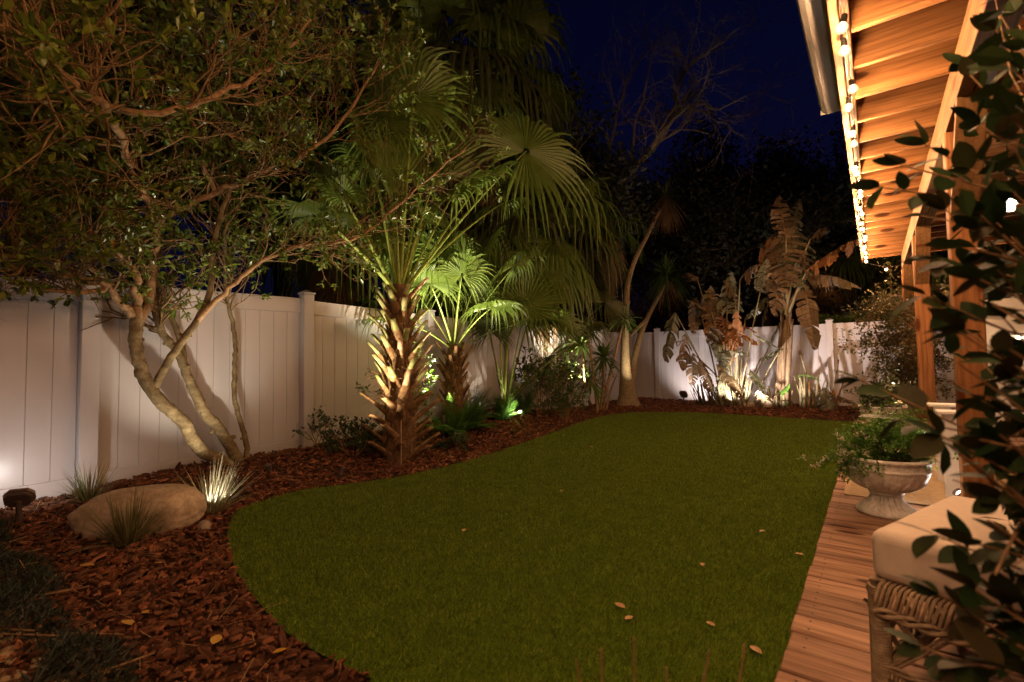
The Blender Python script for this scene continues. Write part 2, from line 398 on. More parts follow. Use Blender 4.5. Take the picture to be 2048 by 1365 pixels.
def inside(P, poly):
    x, y = P[:, 0], P[:, 1]; r = np.zeros(len(P), bool); j = len(poly)-1
    for i in range(len(poly)):
        a, b = poly[i], poly[j]
        with np.errstate(divide='ignore', invalid='ignore'):
            r ^= ((a[1] > y) != (b[1] > y)) & (x < (b[0]-a[0])*(y-a[1])/(b[1]-a[1]+1e-12)+a[0])
        j = i
    return r

def build_ground():
    g = [-200, -60, -25, -14] + list(np.arange(-9, 1.01, .2)) + [4, 12, 40, 120, 200]
    gy = [-200, -60, -20, -6] + list(np.arange(-2, 14.01, .2)) + [18, 40, 90, 200]
    X, Y = np.meshgrid(g, gy, indexing='ij'); Z = zt(X, Y)-.004
    V = np.stack([X, Y, Z], -1).reshape(-1, 3); n, k = X.shape
    i = (np.arange(n-1)[:, None]*k+np.arange(k-1)[None]).ravel()
    mb = MB(); mb.add(V, np.stack([i, i+k, i+k+1, i+1], 1)); o = mb.build('ground', 'soil', smooth=True); tag(o, 'dark soil ground under the whole garden', 'ground', kind='structure')
    # lawn sheet
    mb = MB(); c = lawn_poly; mb.v.append(np.c_[c, np.full(len(c), .010)]); mb.n = len(c); mb.ng.append((list(range(len(c)))[::-1], 0))
    lawn = mb.build('lawn', 'turf_base'); tag(lawn, 'kidney shaped artificial turf lawn between mulch bed and deck', 'lawn', kind='structure')
    # blades: dense near the camera, coarser far away
    mb = MB()
    k = 1150000
    P = np.c_[rng.uniform(-4.4, XD, k), rng.uniform(.3, 9.9, k)]
    d = np.hypot(P[:, 0], P[:, 1]); P = P[(rng.random(k) < np.clip((3.6/d)**1.25, .12, 1))]; P = P[inside(P, lawn_poly)]
    k = len(P); d = np.hypot(P[:, 0], P[:, 1]); D = rng.normal(0, .55, (k, 3)); D[:, 2] = 1; D[:, 0] += .25
    A, S, Nn = axes_from(D, rng.uniform(0, 2*PI, k))
    hgt = rng.uniform(.010, .024, k)*(1+.06*d); wid = .0021*(1+.26*d)
    scatter(mb, [(0, -.5, 0), (0, .5, 0), (1, 0, 0)], [(0, 1, 2)], np.c_[P, np.full(k, .009)], A, S, Nn, np.stack([hgt, wid, wid], 1))
    o = mb.build('turf_blades', 'turf', lawn); o['kind'] = 'stuff'
    # mulch
    bed = bpy.data.objects.new('mulch_bed', None); COL.objects.link(bed)
    tag(bed, 'bed of red brown bark mulch along the white fences', 'mulch bed', kind='structure')
    k = 115000
    P = np.c_[rng.uniform(-5.34, -1.0, k), rng.uniform(.1, 12.75, k)]
    d = np.hypot(P[:, 0], P[:, 1]); P = P[rng.random(k) < np.clip((4.2/d)**1.1, .25, 1)]
    Q = np.c_[rng.uniform(-5.3, 2.6, 9000), rng.uniform(9.5, 12.75, 9000)]; Q = Q[(Q[:, 0] > -1.0)]
    Q = Q[~((Q[:, 0] > XD-.02) & (Q[:, 1] < 9.95))]; P = np.vstack([P, Q])
    P = P[~inside(P, lawn_poly)]; P = P[~((P[:, 0] > -3.0) & (P[:, 1] < .75) & (P[:, 0] > -1.3))]
    k = len(P); d = np.hypot(P[:, 0], P[:, 1])
    L = rng.lognormal(math.log(.0225), .58, k).clip(.009, .095)*(1+.045*d); Wd = L*rng.uniform(.22, .6, k)
    D = rng.normal(0, 1, (k, 3)); D[:, 2] *= .28; A, S, Nn = axes_from(D, rng.normal(0, .38, k))
    Z = zt(P[:, 0], P[:, 1])+rng.uniform(.002, .030, k)
    pos = np.c_[P, Z]; sc = np.stack([L, Wd, np.clip(L*.22, .003, .012)], 1)
    def chipv():
        ax = np.array([-.5, -.30, .12, .5, .34, -.18]); ay = np.array([.02, .36, .44, .06, -.36, -.42])
        ax = ax+rng.normal(0, .06, 6); ay = ay*rng.uniform(.7, 1.2, 6)+rng.normal(0, .05, 6); bend = rng.uniform(-.9, .9)
        return np.concatenate([np.stack([ax, ay, -.5+bend*ax*ax*3+rng.normal(0, .15, 6)], 1), np.stack([ax*.93, ay*.9, .5+bend*ax*ax*3+rng.normal(0, .25, 6)], 1)])
    cf = [(0, 1, 2, 3), (0, 3, 4, 5), (9, 8, 7, 6), (11, 10, 9, 6)]+[(i, 6+i, 6+(i+1) % 6, (i+1) % 6) for i in range(6)]
    CV = [chipv() for _ in range(9)]
    near = np.argsort(-(L/d))
    near = [i for i in near if GPvis(pos[i])][:290]
    mask = np.ones(k, bool); mask[near] = False
    mb = MB(); idx = np.where(mask)[0]
    for q in range(9): j = idx[q::9]; scatter(mb, CV[q], cf, pos[j], A[j], S[j], Nn[j], sc[j])
    o = mb.build('mulch_chips', 'bark_chip', bed); o['kind'] = 'stuff'
    tv = [MB() for _ in range(4)]; ms = []
    for q in tv:
        q.add(chipv(), np.array(cf)); ms.append(q.mesh('bark_chip', 'bark_chip'))
    for q, i in enumerate(near):
        o = bpy.data.objects.new('bark_chip', ms[q % 4]); COL.objects.link(o); o.parent = bed
        M = np.eye(4); M[:3, 0] = A[i]*sc[i, 0]; M[:3, 1] = S[i]*sc[i, 1]; M[:3, 2] = Nn[i]*sc[i, 2]; M[:3, 3] = pos[i]; o.matrix_local = Matrix(M.tolist())
    # thin dry needles and splinters over the bark
    k = 2000; P = np.c_[rng.uniform(-5.3, -1.2, k), rng.uniform(.3, 9.5, k)]; P = P[~inside(P, lawn_poly)]; k = len(P)
    D = rng.normal(0, 1, (k, 3)); D[:, 2] *= .12; A, S, Nn = axes_from(D); mb = MB()
    scatter(mb, [(0, -.5, 0), (0, .5, 0), (1, .3, .3), (1, -.3, .3)], [(0, 1, 2, 3)], np.c_[P, zt(P[:, 0], P[:, 1])+.03], A, S, Nn, np.stack([rng.uniform(.03, .14, k), np.full(k, .0035), rng.uniform(0, .02, k)], 1))
    o = mb.build('dry_needles', 'stalk_dry', bed); o['kind'] = 'stuff'
def GPvis(p):
    v = np.asarray(p)-CAM; z = v@_f
    if z < .3: return False
    x = W/2+FPX*(v@_r)/z; y = H/2-FPX*(v@_u)/z
    return -10 < x < W+10 and -10 < y < H+10
build_ground()

# ------------------------------------------------------------------ fences
XF, YB, FT = -5.36, 12.8, 1.83
def ftop(y): return float(np.interp(y, [-1, .9, 1.1, 3.0, 3.1, 5.5, 9.5, 12.8], [-.05, -.02, 0, .035, .02, -.045, -.06, -.01]))
BOARD = box_mesh('board', (.022, .1505, 1.50), 'vinyl', .003)
def fence_left():
    t = thing('vinyl_fence', 'long white vinyl fence with vertical boards behind the multi stemmed tree and palms', 'fence', (XF, 3, 0))
    posts = [-.86, 1.105, 3.06, 5.01, 6.96, 8.91, 10.86, 12.74]
    for y in posts:
        zo = ftop(y); mb = MB(); box(mb, (.045, 0, .93), (.127, .127, 1.90), 0, None, .006)
        box(mb, (.045, 0, 1.895), (.150, .150, .022), 0, None, .005)
        lathe(mb, [(.098, 0), (.0, .035)], 4, 0, (.045, 0, 1.906))
        mb.build('post', 'vinyl', t).location = (0, y-3, zo)
    for a, b in zip(posts[:-1], posts[1:]):
        y0, y1 = a+.064, b-.064; L = y1-y0; z0, z1 = ftop(a+.1), ftop(b-.1); ang = math.atan2(z1-z0, L)
        for name, zz, h, th in (('top_rail', 1.745, .17, .05), ('bottom_rail', .10, .18, .05)):
            mb = MB(); box(mb, (0, 0, 0), (th, L, h), 0, None, .004); o = mb.build(name, 'vinyl', t); o.location = (.002, (y0+y1)/2-3, zz+(z0+z1)/2); o.rotation_euler[0] = ang
        n = int(L/.152); w = L/n
        for i in range(n):
            yy = y0+w*(i+.5); o = link('board', BOARD, t, (-.004, yy-3, .915+z0+(z1-z0)*(i+.5)/n)); o.scale = (1, w/.152, 1)
def fence_back():
    t = thing('vinyl_fence', 'white vinyl back fence with a square post behind the bird of paradise plants', 'fence', (-1, YB, 0))
    posts = [-4.67, -2.72, -.77, 1.18, 3.13, 5.08]
    for x in posts:
        mb = MB(); box(mb, (0, -.045, .94), (.127, .127, 1.90), 0, None, .006); box(mb, (0, -.045, 1.90), (.150, .150, .022), 0, None, .005)
        lathe(mb, [(.098, 0), (.0, .035)], 4, 0, (0, -.045, 1.911)); mb.build('post', 'vinyl', t).location = (x+1, 0, 0)
    bm = box_mesh('board', (.1505, .022, 1.50), 'vinyl', .003)
    for a, b in zip([XF-.02]+posts[:-1], posts):
        x0, x1 = a+.064, b-.064; L = x1-x0
        for name, zz, h in (('top_rail', 1.745, .17), ('bottom_rail', .10, .18)):
            mb = MB(); box(mb, (0, 0, 0), (L, .05, h), 0, None, .004); o = mb.build(name, 'vinyl', t); o.location = ((x0+x1)/2+1, -.002, zz)
        n = max(1, int(L/.152)); w = L/n
        for i in range(n):
            o = link('board', bm, t, (x0+w*(i+.5)+1, .004, .915)); o.scale = (w/.152, 1, 1)
fence_left(); fence_back()

# ------------------------------------------------------------------ deck floor
def build_deck():
    t = bpy.data.objects.new('deck', None); COL.objects.link(t); tag(t, 'weathered brown plank deck at the right of the lawn', 'deck', kind='structure')
    ms = []
    for q in range(3):
        mb = MB(); box(mb, (0, 0, 0), (3.6, .1345, .036), 0, None, .005); ms.append(mb.mesh('plank', 'deck_wood'))
    y = -2.0; i = 0
    while y < 9.72:
        o = link('plank', ms[i % 3], t, (XD+1.8+U(-.004, .004), y, ZD-.018+U(-.003, .003))); o.rotation_euler = (U(-.014, .014), U(-.001, .001), U(-.0015, .0015)); y += .1455; i += 1
    mb = MB(); box(mb, (XD+.06, 3.85, -.055), (.04, 11.6, .15)); mb.build('edge_joist', 'pine_dark_y', t)
    # screws along the plank ends
    mb = MB(); k = 0
    for j in range(i):
        for s in (-.035, .035):
            lathe(mb, [(.0045, .0), (.0045, .0012), (0, .0014)], 6, 0, (XD+.055, -2+j*.1455+s, ZD+.001))
    mb.build('screws', 'bronze', t)['kind'] = 'stuff'
build_deck()
def rug():
    mb = MB(); a, b, y0, y1 = -.205, 1.9, 4.43, 6.1; n = 60
    w = (b-a)
    for i in range(n):
        yy = y0+(y1-y0)*(i+.5)/n; h = .010
        tube(mb, [(a, yy, ZD+.006), (a+w/2, yy, ZD+.006), (b, yy, ZD+.006)], (y1-y0)/n*.52, 6, 0, True, .45)
    for xx in (a, b): box(mb, (xx, (y0+y1)/2, ZD+.008), (.03, y1-y0+.02, .014))
    tag(mb.build('rug', 'rug'), 'pale ribbed straw rug on the deck beside the urn', 'rug')
rug()

# ------------------------------------------------------------------ covered porch (joists of the deck above)
ZJ = 2.75
def porch():
    t = thing('porch_roof', 'pine porch roof of open joists on square posts with a white gutter', 'porch', (.5, 4, 0))
    Y0, Y1 = -3.2, 10.3
    L = lambda p: (p[0]-.5, p[1]-4, p[2])
    for k, (x, h) in enumerate(((-.098, .30), (-.056, .245))):
        mb = MB(); box(mb, (0, 0, 0), (.038, Y1-Y0, h), 0, None, .003); o = mb.build('rim_beam', 'pine_rim', t); o.location = L((x, (Y0+Y1)/2, ZJ-.035*(1-k)+h/2))
    jm = [box_mesh('joist', (3.9, .038, .235), 'pine_x', .003) for _ in range(2)]
    y = Y0+.15; i = 0
    while y < Y1:
        o = link('joist', jm[i % 2], t, L((-.036+1.95, y, ZJ+.1175+U(-.004, .004)))); o.rotation_euler = (U(-.01, .01), 0, U(-.002, .002)); y += .4005; i += 1
    bm = box_mesh('ceiling_board', (.138, Y1-Y0+.1, .032), 'pine_dark_y', .003)
    for k in range(27): link('ceiling_board', bm, t, L((-.12+.07+k*.1445, (Y0+Y1)/2, ZJ+.255+.016)))
    for x in (.445, .515):
        mb = MB(); box(mb, (0, 0, 0), (.064, Y1-Y0-.4, .235), 0, None, .003); mb.build('girder', 'pine_y', t).location = L((x, (Y0+Y1)/2, ZJ-.121))
    for y in (.4-1.6, 4.15, 7.45, 10.15):
        mb = MB(); box(mb, (0, 0, 0), (.142, .142, 2.465), 0, None, .006); o = mb.build('post', 'pine_z', t); o.location = L((.48, y, ZD+2.465/2))
        if y > 0:
            mb = MB(); box(mb, (0, 0, 0), (.13, .05, .82), 0, None, .003); o = mb.build('brace', 'pine_y', t); o.location = L((.48, y-.34, 2.26)); o.rotation_euler[0] = math.radians(41)
    # gutter with a K profile
    prof = [(-.255, 2.98), (-.255, 2.93), (-.242, 2.915), (-.242, 2.89), (-.212, 2.862), (-.122, 2.862), (-.122, 2.985), (-.13, 2.985), (-.13, 2.87), (-.209, 2.87), (-.235, 2.895), (-.235, 2.98)]
    mb = MB(); n = len(prof)
    for yy in (Y0, 4.15): mb.v.append(np.array([(x, yy, z) for x, z in prof])-np.array([.5, 4, 0])); mb.n += n
    for q in range(n): mb.ng.append(([q, (q+1) % n, n+(q+1) % n, n+q], 0))
    mb.ng.append((list(range(n, 2*n)), 0)); g = mb.build('gutter', 'gutter_white', t)
    mb = MB(); box(mb, (-.187-.5, .152, 2.925), (.130, .006, .118), 0); mb.build('end_cap', 'gutter_white', g)
    return t
porch()

# ------------------------------------------------------------------ string lights
SOCK = MB(); lathe(SOCK, [(0, .0), (.010, 0), (.0135, -.006), (.0135, -.028), (.0155, -.032), (.0155, -.038), (0, -.038)], 10); SOCK = SOCK.mesh('socket', 'black_rubber', True)
GL = MB(); _p = [(.0115, -.036)]
for a in np.linspace(.46, PI, 10): _p.append((.0255*math.sin(a), -.0585+.0255*math.cos(a)))
lathe(GL, _p, 14); GL = GL.mesh('bulb', 'bulb_glass', True)
FL = MB(); lathe(FL, [(0, -.043)]+[(.0095*math.sin(a), -.0585+.0135*math.cos(a)) for a in np.linspace(.35, PI-.01, 6)], 8); FL = FL.mesh('filament', 'filament', True)
def string(label, pts, every, start=0.0, sag=.03, group=None, skip=()):
    P = []
    for a, b in zip(pts[:-1], pts[1:]):
        a = np.array(a); b = np.array(b)
        for s in np.linspace(0, 1, 12, endpoint=False): P.append(a+(b-a)*s-np.array([0, 0, sag*4*s*(1-s)]))
    P.append(np.array(pts[-1])); P = np.array(P)
    t = thing('string_lights', label, 'string lights', P[0], group)
    mb = MB(); tube(mb, local(P, t), .0032, 5); mb.build('cord', 'wire', t)
    acc = np.r_[0, np.cumsum(np.linalg.norm(np.diff(P, axis=0), axis=1))]
    s = start
    while s < acc[-1]:
        p = np.array([np.interp(s, acc, P[:, i]) for i in range(3)])-np.array(t.location)
        if not any(abs(s-q) < .05 for q in skip):
            k = link('socket', SOCK, t, p); k.rotation_euler = (U(-.35, .35), U(-.35, .35), 0)
            g = link('bulb', GL, k); link('filament', FL, g)
        s += every
hooks = [(-.062+U(-.006, .006), y, ZJ-.014) for y in np.arange(-2.9, 10.31, .8)]
string('string of clear globe bulbs running along the porch rim beam', hooks, .72, .1, .035)
hooks2 = [(-.052+U(-.006, .006), y, ZJ-.014) for y in np.arange(-2.6, 10.31, .97)]
string('second bulb string doubled over the porch rim beam', hooks2, .72, .28, .05)
string('short sagging bulb string across the far end of the porch', [(-.08, 10.28, ZJ-.03), (.50, 10.26, ZJ-.14), (1.6, 10.2, ZJ-.2), (3.0, 10.2, ZJ-.1)], .43, .33, .06)
def lantern():
    p = DP(2020, 404, 3.4); t = thing('lantern', 'round perforated lantern glowing white under the porch joists', 'lantern', p)
    mb = MB(); n = 16
    for i in range(9):
        z = .06-.015*i; r = .040*(1-.25*(z/.07)**2); a = np.linspace(0, 2*PI, n+1); tube(mb, np.stack([r*np.cos(a), r*np.sin(a), np.full(n+1, z)], 1), .0030, 5)
    for a in np.linspace(0, 2*PI, n, endpoint=False):
        zz = np.linspace(-.06, .06, 8); rr = .040*(1-.25*(zz/.07)**2); tube(mb, np.stack([rr*math.cos(a), rr*math.sin(a), zz], 1), .0030, 5)
    mb.build('cage', 'lantern_metal', t)
    mb = MB(); lathe(mb, [(.0, .05)]+[(.030*math.sin(a), .05*math.cos(a)) for a in np.linspace(.3, PI, 8)], 14); mb.build('shade', 'lantern_glow', t, True)
    mb = MB(); tube(mb, [(0, 0, .05), (0, 0, ZJ+.1-p[2])], .004, 5); mb.build('cord', 'wire', t)
lantern()
def sconce():
    p = YP(2043, 680, 9.6); t = thing('wall_lamp', 'small glowing lamp on a white panel at the far right of the porch', 'lamp', p)
    mb = MB(); box(mb, (.0, .16, -.35), (.9, .03, 1.9), 0, None, .005); mb.build('panel', 'white_paint', t)
    mb = MB(); box(mb, (0, .10, .03), (.05, .09, .05), 0, None, .006); box(mb, (0, .04, .085), (.17, .12, .02), 0, None, .006); mb.build('bracket', 'bronze', t)
    mb = MB(); lathe(mb, [(0, .06), (.045, .06), (.055, .02), (.055, -.05), (.0, -.06)], 14, 0, (0, .03, 0)); mb.build('globe', 'sconce_glow', t, True)
sconce()

# ------------------------------------------------------------------ garden floods and spots: fixture plus its own lamp
def spot(parent, loc, aim, watts, size=100, blend=.6, col=(1.0, .74, .52), rad=.03):
    l = bpy.data.lights.new('lamp', 'SPOT'); l.energy = watts; l.spot_size = math.radians(size); l.spot_blend = blend; l.color = col; l.shadow_soft_size = rad
    o = bpy.data.objects.new('lamp', l); COL.objects.link(o); o.parent = parent; o.location = tuple(loc)
    o.rotation_euler = Vector(norm(aim)).to_track_quat('-Z', 'Y').to_euler(); return o
def flood(loc, aim, watts, label, size=125, w=.20, h=.135, zc=.20, blend=.5, col=(1.0, .76, .56)):
    """octagonal flood fixture on a ground stake, facing along aim"""
    z0 = float(zt(loc[0], loc[1])); t = thing('flood_light', label, 'flood light', (loc[0], loc[1], z0), 'garden flood lights')
    d, s, n = frame(aim); c = np.array([0, 0, zc]); M = np.stack([s, n, d], 1)
    def octo(k, dz): x, y, q = w/2*k, h/2*k, .032*k; return [np.array(p) for p in ((-x+q, -y, dz), (x-q, -y, dz), (x, -y+q, dz), (x, y-q, dz), (x-q, y, dz), (-x+q, y, dz), (-x, y-q, dz), (-x, -y+q, dz))]
    def loft(rings, m): 
        mb = MB(); V = np.array([p for r in rings for p in r])@M.T+c; k = len(rings); f = []
        for a in range(k-1):
            for i in range(8): f.append((a*8+i, a*8+(i+1) % 8, a*8+8+(i+1) % 8, a*8+8+i))
        f += [tuple(range(7, -1, -1)), tuple(range((k-1)*8, k*8))]; mb.add(V, f); return mb.build(*m, t)
    loft([octo(.80, -.045), octo(.93, -.040), octo(.93, -.018), octo(.90, -.014)], ('housing', 'bronze'))
    loft([octo(1.0, -.016), octo(1.02, -.010), octo(1.02, .006), octo(.99, .010), octo(.93, .010), octo(.92, -.006)], ('bezel', 'bronze_edge'))
    loft([octo(.90, -.004), octo(.90, .002)], ('lens', 'lens_glow'))
    mb = MB(); tube(mb, [(0, 0, -.10), (0, 0, .04), (0, 0, .075)], [.012, .020, .022], 8, 0, True); b = c-d*.04; tube(mb, [(0, 0, .06), (b*.5+np.array([0, 0, .03])), b], [.02, .017, .02], 8, 0, True); mb.build('stake', 'bronze', t)
    spot(t, c+d*.03, aim, watts, size, blend, col, .04)
def uplight(loc, aim, watts, label, size=60, blend=.7, col=(1.0, .74, .50), zc=.10, z0=None):
    z0 = float(zt(loc[0], loc[1])) if z0 is None else z0
    t = thing('spot_light', label, 'spot light', (loc[0], loc[1], z0), 'small garden spot lights'); d, s, n = frame(aim); c = np.array([0, 0, zc]); M = np.stack([s, n, d], 1)
    mb = MB(); q = MB(); lathe(q, [(0, -.05), (.020, -.05), (.026, -.03), (.027, .03), (.030, .034), (.030, .045), (.024, .045), (.023, .02), (0, .02)], 12)
    v = np.concatenate(q.v)@M.T+c; mb.add(v, q.f[4][0]); mb.build('housing', 'bronze', t, True)
    q = MB(); lathe(q, [(.0225, .026), (0, .028)], 12); mb = MB(); mb.add(np.concatenate(q.v)@M.T+c, q.f[4][0]); mb.build('lens', 'lens_glow', t)
    mb = MB(); tube(mb, [(0, 0, -.08), (0, 0, .03), c-d*.03], [.006, .009, .010], 6, 0, True); mb.build('stake', 'bronze', t)
    spot(t, c+d*.06, aim, watts, size, blend, col, .02)
WHITE = (1.0, .84, .78)
flood((-4.76, .64), (-.80, .34, .50), 4.2, 'octagonal bronze flood light on a stake at the foot of the left fence', 150, .155, .125, .19, .6, (1.0, .91, .86))
p = GP(404, 1002, .04)+_f*.06
uplight((p[0], p[1]), (-.60, .17, .74), 32, 'small spot light behind the boulder aimed up the leaning trunks', 78, .9, (1.0, .86, .66), .07)
p = GP(418, 1018, .03)-_f*.04
uplight((p[0], p[1]), _f*.55+_r*.25+np.array([0, 0, .8]), 13, 'small spot light hidden in the bright pale grass tuft', 120, .6, WHITE, .035)
uplight((-4.55, 2.25), (.02, -.20, 1.0), 85, 'added fill spot light in the mulch right of the leaning trunks shining into the crown', 66, .9, (1.0, .84, .58), .05)  # extra lamp added to brighten the underside of the tree crown
uplight((-4.10, 2.72), (-.06, .40, 1.0), 170, 'small spot light in front of the booted palm trunk', 66, .9, (1.0, .80, .52), .06)
uplight((-4.42, 4.40), (.02, -.06, 1.0), 420, 'small spot light between the booted palm and the dark trunked palm', 98, .95, (1.0, .88, .62), .30)
p = np.array([-4.60, 5.90, 0])+_r*.30+_f*.05
uplight((p[0], p[1]), -_r*.75-_f*.15+np.array([0, 0, .75]), 75, 'small spot light glowing white inside the bright green fern', 118, .7, (1.0, .92, .72), .14)
uplight((-4.86, 7.55), (-.32, -.10, .85), 9, 'small spot light behind the shrubs washing the side fence', 85, .8, WHITE, .2)
uplight((-4.40, 8.30), (-.46, -.02, 1.0), 620, 'small spot light aimed up into the hanging palm leaves', 54, .9, (1.0, .88, .62), .25)
uplight((-3.95, 9.95), (-.40, .36, 1.0), 90, 'small spot light before the flared spindle trunk', 60, .9, (1.0, .80, .56))
flood((-3.72, 11.85), (.20, .80, .55), 34, 'small octagonal flood light by the back fence left of the bird of paradise', 125, .19, .185, .24, .6, WHITE)
uplight((-2.55, 11.25), (.05, .50, .85), 66, 'small spot light at the foot of the bird of paradise clump', 125, .7, WHITE)
uplight((-1.95, 11.05), (.22, .60, .85), 140, 'small spot light before the tall dry bird of paradise', 125, .7, WHITE)
uplight((.44, 4.42), (-.62, -.42, .55), 16, 'small spot light on the deck behind the large urn', 100, .8, WHITE, z0=ZD)
uplight((.28, 9.98), (.10, .12, 1.0), 90, 'small spot light under the vine on the far porch post', 90, .8, z0=.0)

# ------------------------------------------------------------------ branching
def grow(mb, p, d, L, r, lev, tips, opt):
    """one branch and its children; tips collects (point, direction)"""
    n = opt.get('seg', 5); pts = [np.array(p)]; dd = norm(d); st = L/n
    for i in range(n):
        dd = norm(dd+rng.normal(0, opt['wob'], 3)+np.array([0, 0, opt['up']])*(1 if lev else .5)); pts.append(pts[-1]+dd*st)
    pts = np.array(pts); rr = np.linspace(r, r*.55, n+1)
    tube(mb, pts, rr, 6 if r > .012 else (4 if r > .005 else 3), opt.get('m', 0))
    if lev <= 0:
        tips.append((pts[-1], dd)); 
        if opt.get('mid', True): tips.append((pts[n//2+1], norm(dd+rng.normal(0, .5, 3))))
        return
    k = opt['kids'][min(lev, len(opt['kids'])-1)]
    for i in range(k):
        s = (.35+.65*(i+rng.random())/k)*n; a = int(min(s, n-1)); q = pts[a]+(pts[a+1]-pts[a])*(s-a)
        ax = norm(np.cross(dd, rng.normal(size=3))); an = rng.uniform(*opt['ang']); nd = norm(dd*math.cos(an)+ax*math.sin(an))
        grow(mb, q, nd, L*rng.uniform(*opt['ratio']), r*.6, lev-1, tips, opt)
def rosettes(mb, tips, per, size, shape=(LEAF_V, LEAF_F), spread=(.7, 1.35), m=0, jit=.01):
    P = np.array([t[0] for t in tips]); D = np.array([t[1] for t in tips]); k = len(P)
    P = np.repeat(P, per, 0)+rng.normal(0, jit, (k*per, 3)); D = np.repeat(D, per, 0); n = len(P)
    A = rng.normal(size=(n, 3)); A -= D*np.sum(A*D, 1, keepdims=True); A /= np.linalg.norm(A, axis=1, keepdims=True)
    an = rng.uniform(*spread, n)[:, None]; X, Y, Z = axes_from(D*np.cos(an)+A*np.sin(an), rng.normal(0, .5, n))
    s = size*rng.uniform(.6, 1.2, n); scatter(mb, *shape, P, X, Y, Z, np.stack([s, s*rng.uniform(.8, 1.15, n), s], 1), m)
def limb(pts, r0, r1, per=5, jit=.012):
    """trunk path through (px, py, x-plane) points"""
    P = smooth_path([XP(*p) for p in pts], per, jit); return P, np.linspace(r0, r1, len(P))

def left_tree():
    b0 = XP(430, 922, -5.0); t = thing('tree', 'leaning multi stemmed tree with glossy leaves in front of the left fence', 'tree', (b0[0], b0[1], float(zt(b0[0], b0[1]))))
    o = np.array(t.location); Ls = {}
    def stem(name, pts, r0, r1, n=10, knobs=0):
        P, R = limb(pts, r0, r1, 5, .0035); R = R*(1+.022*np.sin(np.arange(len(R))*.7+r0*99)+rng.normal(0, .02, len(R))); mb = MB(); tube(mb, P-o, R, n)
        for _ in range(knobs):   # pruned stubs and knots
            i = rng.integers(3, len(P)-3); dd = norm(rng.normal(size=3)+np.array([0, 0, .3])); tube(mb, [P[i]-o, P[i]-o+dd*R[i]*1.05, P[i]-o+dd*R[i]*1.7], [R[i]*.55, R[i]*.45, R[i]*.38], 7, 0, True)
        mb.build(name, 'bark_tree', t, True); return P, R
    S1 = stem('trunk', [(478, 948, -5.02), (440, 920, -4.98), (405, 904, -4.94), (386, 880, -4.91), (372, 852, -4.9), (351, 831, -4.9), (327, 810, -4.9), (303, 782, -4.92), (285, 747, -4.94), (277, 718, -4.95), (272, 687, -4.96), (273, 655, -4.97), (277, 628, -4.97)], .054, .048, 16, 2)
    S2 = stem('trunk', [(490, 948, -5.1), (461, 893, -5.1), (438, 860, -5.1), (411, 828, -5.1), (396, 798, -5.12), (379, 765, -5.12), (369, 736, -5.13), (359, 710, -5.13), (341, 687, -5.14), (323, 663, -5.14), (314, 635, -5.15), (300, 590, -5.2), (262, 535, -5.25), (200, 450, -5.3), (140, 330, -5.4), (70, 190, -5.5)], .056, .015, 14, 6)
    S3 = stem('trunk', [(494, 935, -5.16), (493, 890, -5.16), (486, 862, -5.16), (477, 832, -5.17), (468, 789, -5.18), (469, 736, -5.2), (471, 694, -5.2), (467, 660, -5.2), (458, 617, -5.2), (453, 585, -5.2), (450, 500, -5.2), (452, 420, -5.2), (432, 330, -5.25), (420, 230, -5.3), (410, 80, -5.35)], .027, .013, 10, 4)
    S2b = stem('limb', [(367, 730, -5.13), (364, 692, -5.16), (346, 645, -5.2), (322, 600, -5.24), (300, 555, -5.3), (285, 480, -5.4), (260, 380, -5.5)], .030, .012, 9, 1)
    S4 = stem('limb', [(306, 780, -4.92), (350, 702, -4.88), (395, 640, -4.86), (420, 585, -4.85), (426, 510, -4.82), (445, 420, -4.75), (480, 320, -4.7), (510, 210, -4.6), (560, 90, -4.5)], .036, .012, 10, 3)
    mb = MB(); lims = [S2, S3, S4, S2b]
    for pts, r0, r1 in [
        ([(275, 640, -4.97), (245, 610, -4.92), (205, 568, -4.82), (100, 540, -4.6), (0, 508, -4.4), (-120, 470, -4.2)], .033, .014),
        ([(212, 575, -4.83), (150, 586, -4.7), (60, 575, -4.5), (10, 555, -4.4)], .020, .009),
        ([(275, 645, -4.97), (270, 590, -4.93), (268, 540, -4.9), (225, 500, -4.8), (160, 450, -4.7), (60, 410, -4.55), (-40, 380, -4.4)], .036, .012),
        ([(278, 645, -4.97), (298, 590, -5.0), (305, 510, -5.0), (318, 450, -5.0), (295, 400, -4.85), (262, 340, -4.5), (238, 270, -4.05), (205, 210, -3.6), (165, 188, -3.45), (100, 130, -3.2), (40, 70, -3.0), (-20, 0, -2.85)], .040, .016),
        ([(318, 452, -5.0), (350, 422, -4.95), (430, 385, -4.8), (530, 342, -4.5), (620, 300, -4.25), (700, 220, -4.0), (760, 120, -3.8)], .036, .010),
        ([(430, 385, -4.8), (402, 325, -4.75), (405, 288, -4.7), (370, 220, -4.65), (330, 130, -4.6), (300, 20, -4.6)], .024, .009),
        ([(395, 642, -4.86), (460, 576, -4.72), (520, 525, -4.58), (600, 492, -4.4), (700, 480, -4.2), (765, 440, -4.05), (850, 362, -3.85), (930, 300, -3.7)], .026, .008),
        ([(208, 214, -3.62), (320, 228, -3.5), (420, 195, -3.4), (520, 150, -3.35), (570, 110, -3.3), (620, 40, -3.25)], .022, .010),
        ([(322, 445, -5.0), (345, 300, -5.2), (372, 150, -5.3), (395, 10, -5.4)], .024, .010),
        ([(255, 345, -4.85), (190, 290, -5.0), (110, 250, -5.1), (20, 180, -5.2)], .020, .008),
        ([(100, 132, -4.0), (180, 60, -3.9), (240, 0, -3.8)], .016, .008),
        ([(520, 342, -4.5), (560, 260, -4.7), (640, 170, -4.8), (680, 60, -4.9)], .016, .007)]:
        P, R = limb(pts, r0, r1, 5, .010); tube(mb, P-o, R, 8); lims.append((P, R))
